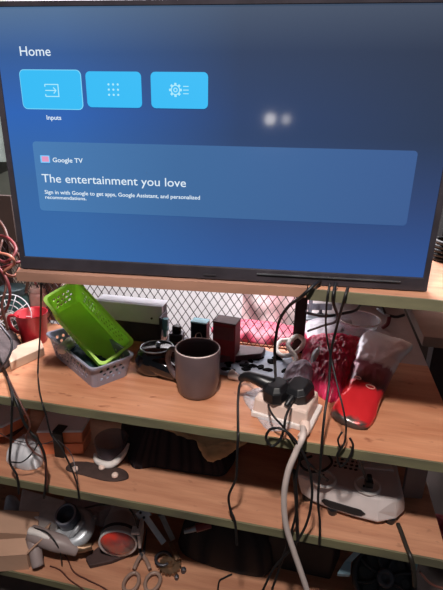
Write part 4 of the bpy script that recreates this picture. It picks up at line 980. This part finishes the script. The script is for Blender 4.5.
# left cables
cb_([(-8, 340, 'y', .83), (0, 360, 'y', .80), (8, 378, 'z', Z2+.006), (13, 394, 'z', Z2+.006), (18, 405, 'y', .731), (24, 422, 'y', .727), (32, 434, 'y', .73), (40, 444, 'y', .73), (45, 458, 'y', .727), (46, 478, 'y', .727), (44, 498, 'y', .728)], .0030, M_cab, 'black cable coming in at the left edge and hanging over the orange container')
cb_([(-8, 350, 'y', .82), (2, 366, 'z', Z2+.008), (9, 384, 'z', Z2+.006), (12, 398, 'z', Z2+.006), (12, 410, 'y', .729), (11, 440, 'y', .727), (10, 462, 'y', .727), (17, 476, 'y', .725), (19, 494, 'y', .727)], .0026, M_cab, 'black cable hanging nearest the left edge beside the white bag')
cb_([(41, 283, 'y', .75), (41, 300, 'y', .77), (40, 335, 'y', .85), (38, 368, 'z', Z2+.006), (39, 388, 'z', Z2+.004), (42, 402, 'z', Z2+.004), (46, 415, 'y', .731), (51, 434, 'y', .730), (60, 446, 'y', .727), (70, 465, 'y', .722), (77, 484, 'y', .722), (79, 500, 'y', .722)], .0020, M_cab, 'thin dark cable passing down in front of the red cup and black strap')
cb_([(-6, 356, 'y', .80), (6, 374, 'z', Z2+.012), (15, 392, 'z', Z2+.006), (22, 406, 'y', .730), (30, 424, 'y', .726), (26, 440, 'y', .726), (34, 452, 'y', .726), (45, 462, 'y', .725), (47, 490, 'y', .725)], .0020, M_cabb, 'thin brown wire crossing the black cables at the left')
cb_([(11, 462, 'y', .728), (22, 462, 'y', .728), (33, 452, 'y', .728), (38, 440, 'y', .728), (30, 432, 'y', .728)], .0016, M_cab, 'thin dark lead curving across the white bag')
cb_([(-6, 318, 'y', .84), (4, 330, 'y', .83), (12, 344, 'y', .82), (6, 362, 'y', .80), (-6, 372, 'y', .80)], .0028, M_steel, 'grey wire looping over the wire guard at the left edge', 'wire', 'wire')
cb_([(-6, 430, 'z', Z3+.07), (14, 440, 'y', .80), (40, 444, 'y', .79), (56, 440, 'y', .80)], .0011, M_steel, 'thin grey wire stretched below the flat orange tray', 'wire', 'wire')
cb_([(58, 440, 'y', .785), (70, 452, 'y', .76), (76, 470, 'y', .735), (78, 484, 'y', .726)], .0010, M_steel, 'thin grey lead running from the black strap to the shelf edge', 'wire', 'wire')
# brown wires on the lowest shelf
cb_([(60, 548, 'z', Z4+.03), (68, 560, 'z', Z4+.004), (74, 572, 'z', Z4+.004), (88, 580, 'z', Z4+.004), (104, 588, 'z', Z4+.004), (118, 600, 'z', Z4+.004)], .0018, M_cabb, 'brown wire trailing across the lowest shelf, nearer the scissors', 'wire', 'wire')
cb_([(50, 566, 'z', Z4+.003), (60, 570, 'z', Z4+.003), (70, 580, 'z', Z4+.003), (84, 590, 'z', Z4+.003), (96, 602, 'z', Z4+.003)], .0018, M_cabb, 'brown wire trailing across the lowest shelf, nearer the cardboard box', 'wire', 'wire')
cb_([(84, 508, 'y', .90), (100, 505, 'y', .86), (122, 505, 'y', .84), (132, 512, 'y', .84), (138, 528, 'y', .84)], .0020, M_cab, 'thin black wire arching over the drum-shaped lamp unit', 'wire', 'wire')
cb_([(232, 574, 'z', Z4+.004), (224, 578, 'z', Z4+.004), (219, 582, 'z', Z4+.004), (217, 598, 'z', Z4+.004)], .0022, M_cab, 'short black cable bent at the bottom edge of the lowest shelf')
cb_([(34, 528, 'y', .80), (46, 532, 'y', .79), (54, 540, 'y', .78), (60, 552, 'y', .78), (62, 566, 'z', Z4+.004)], .0018, M_cab, 'thin black lead lying across the pistol-shaped hand tool', 'wire', 'wire')
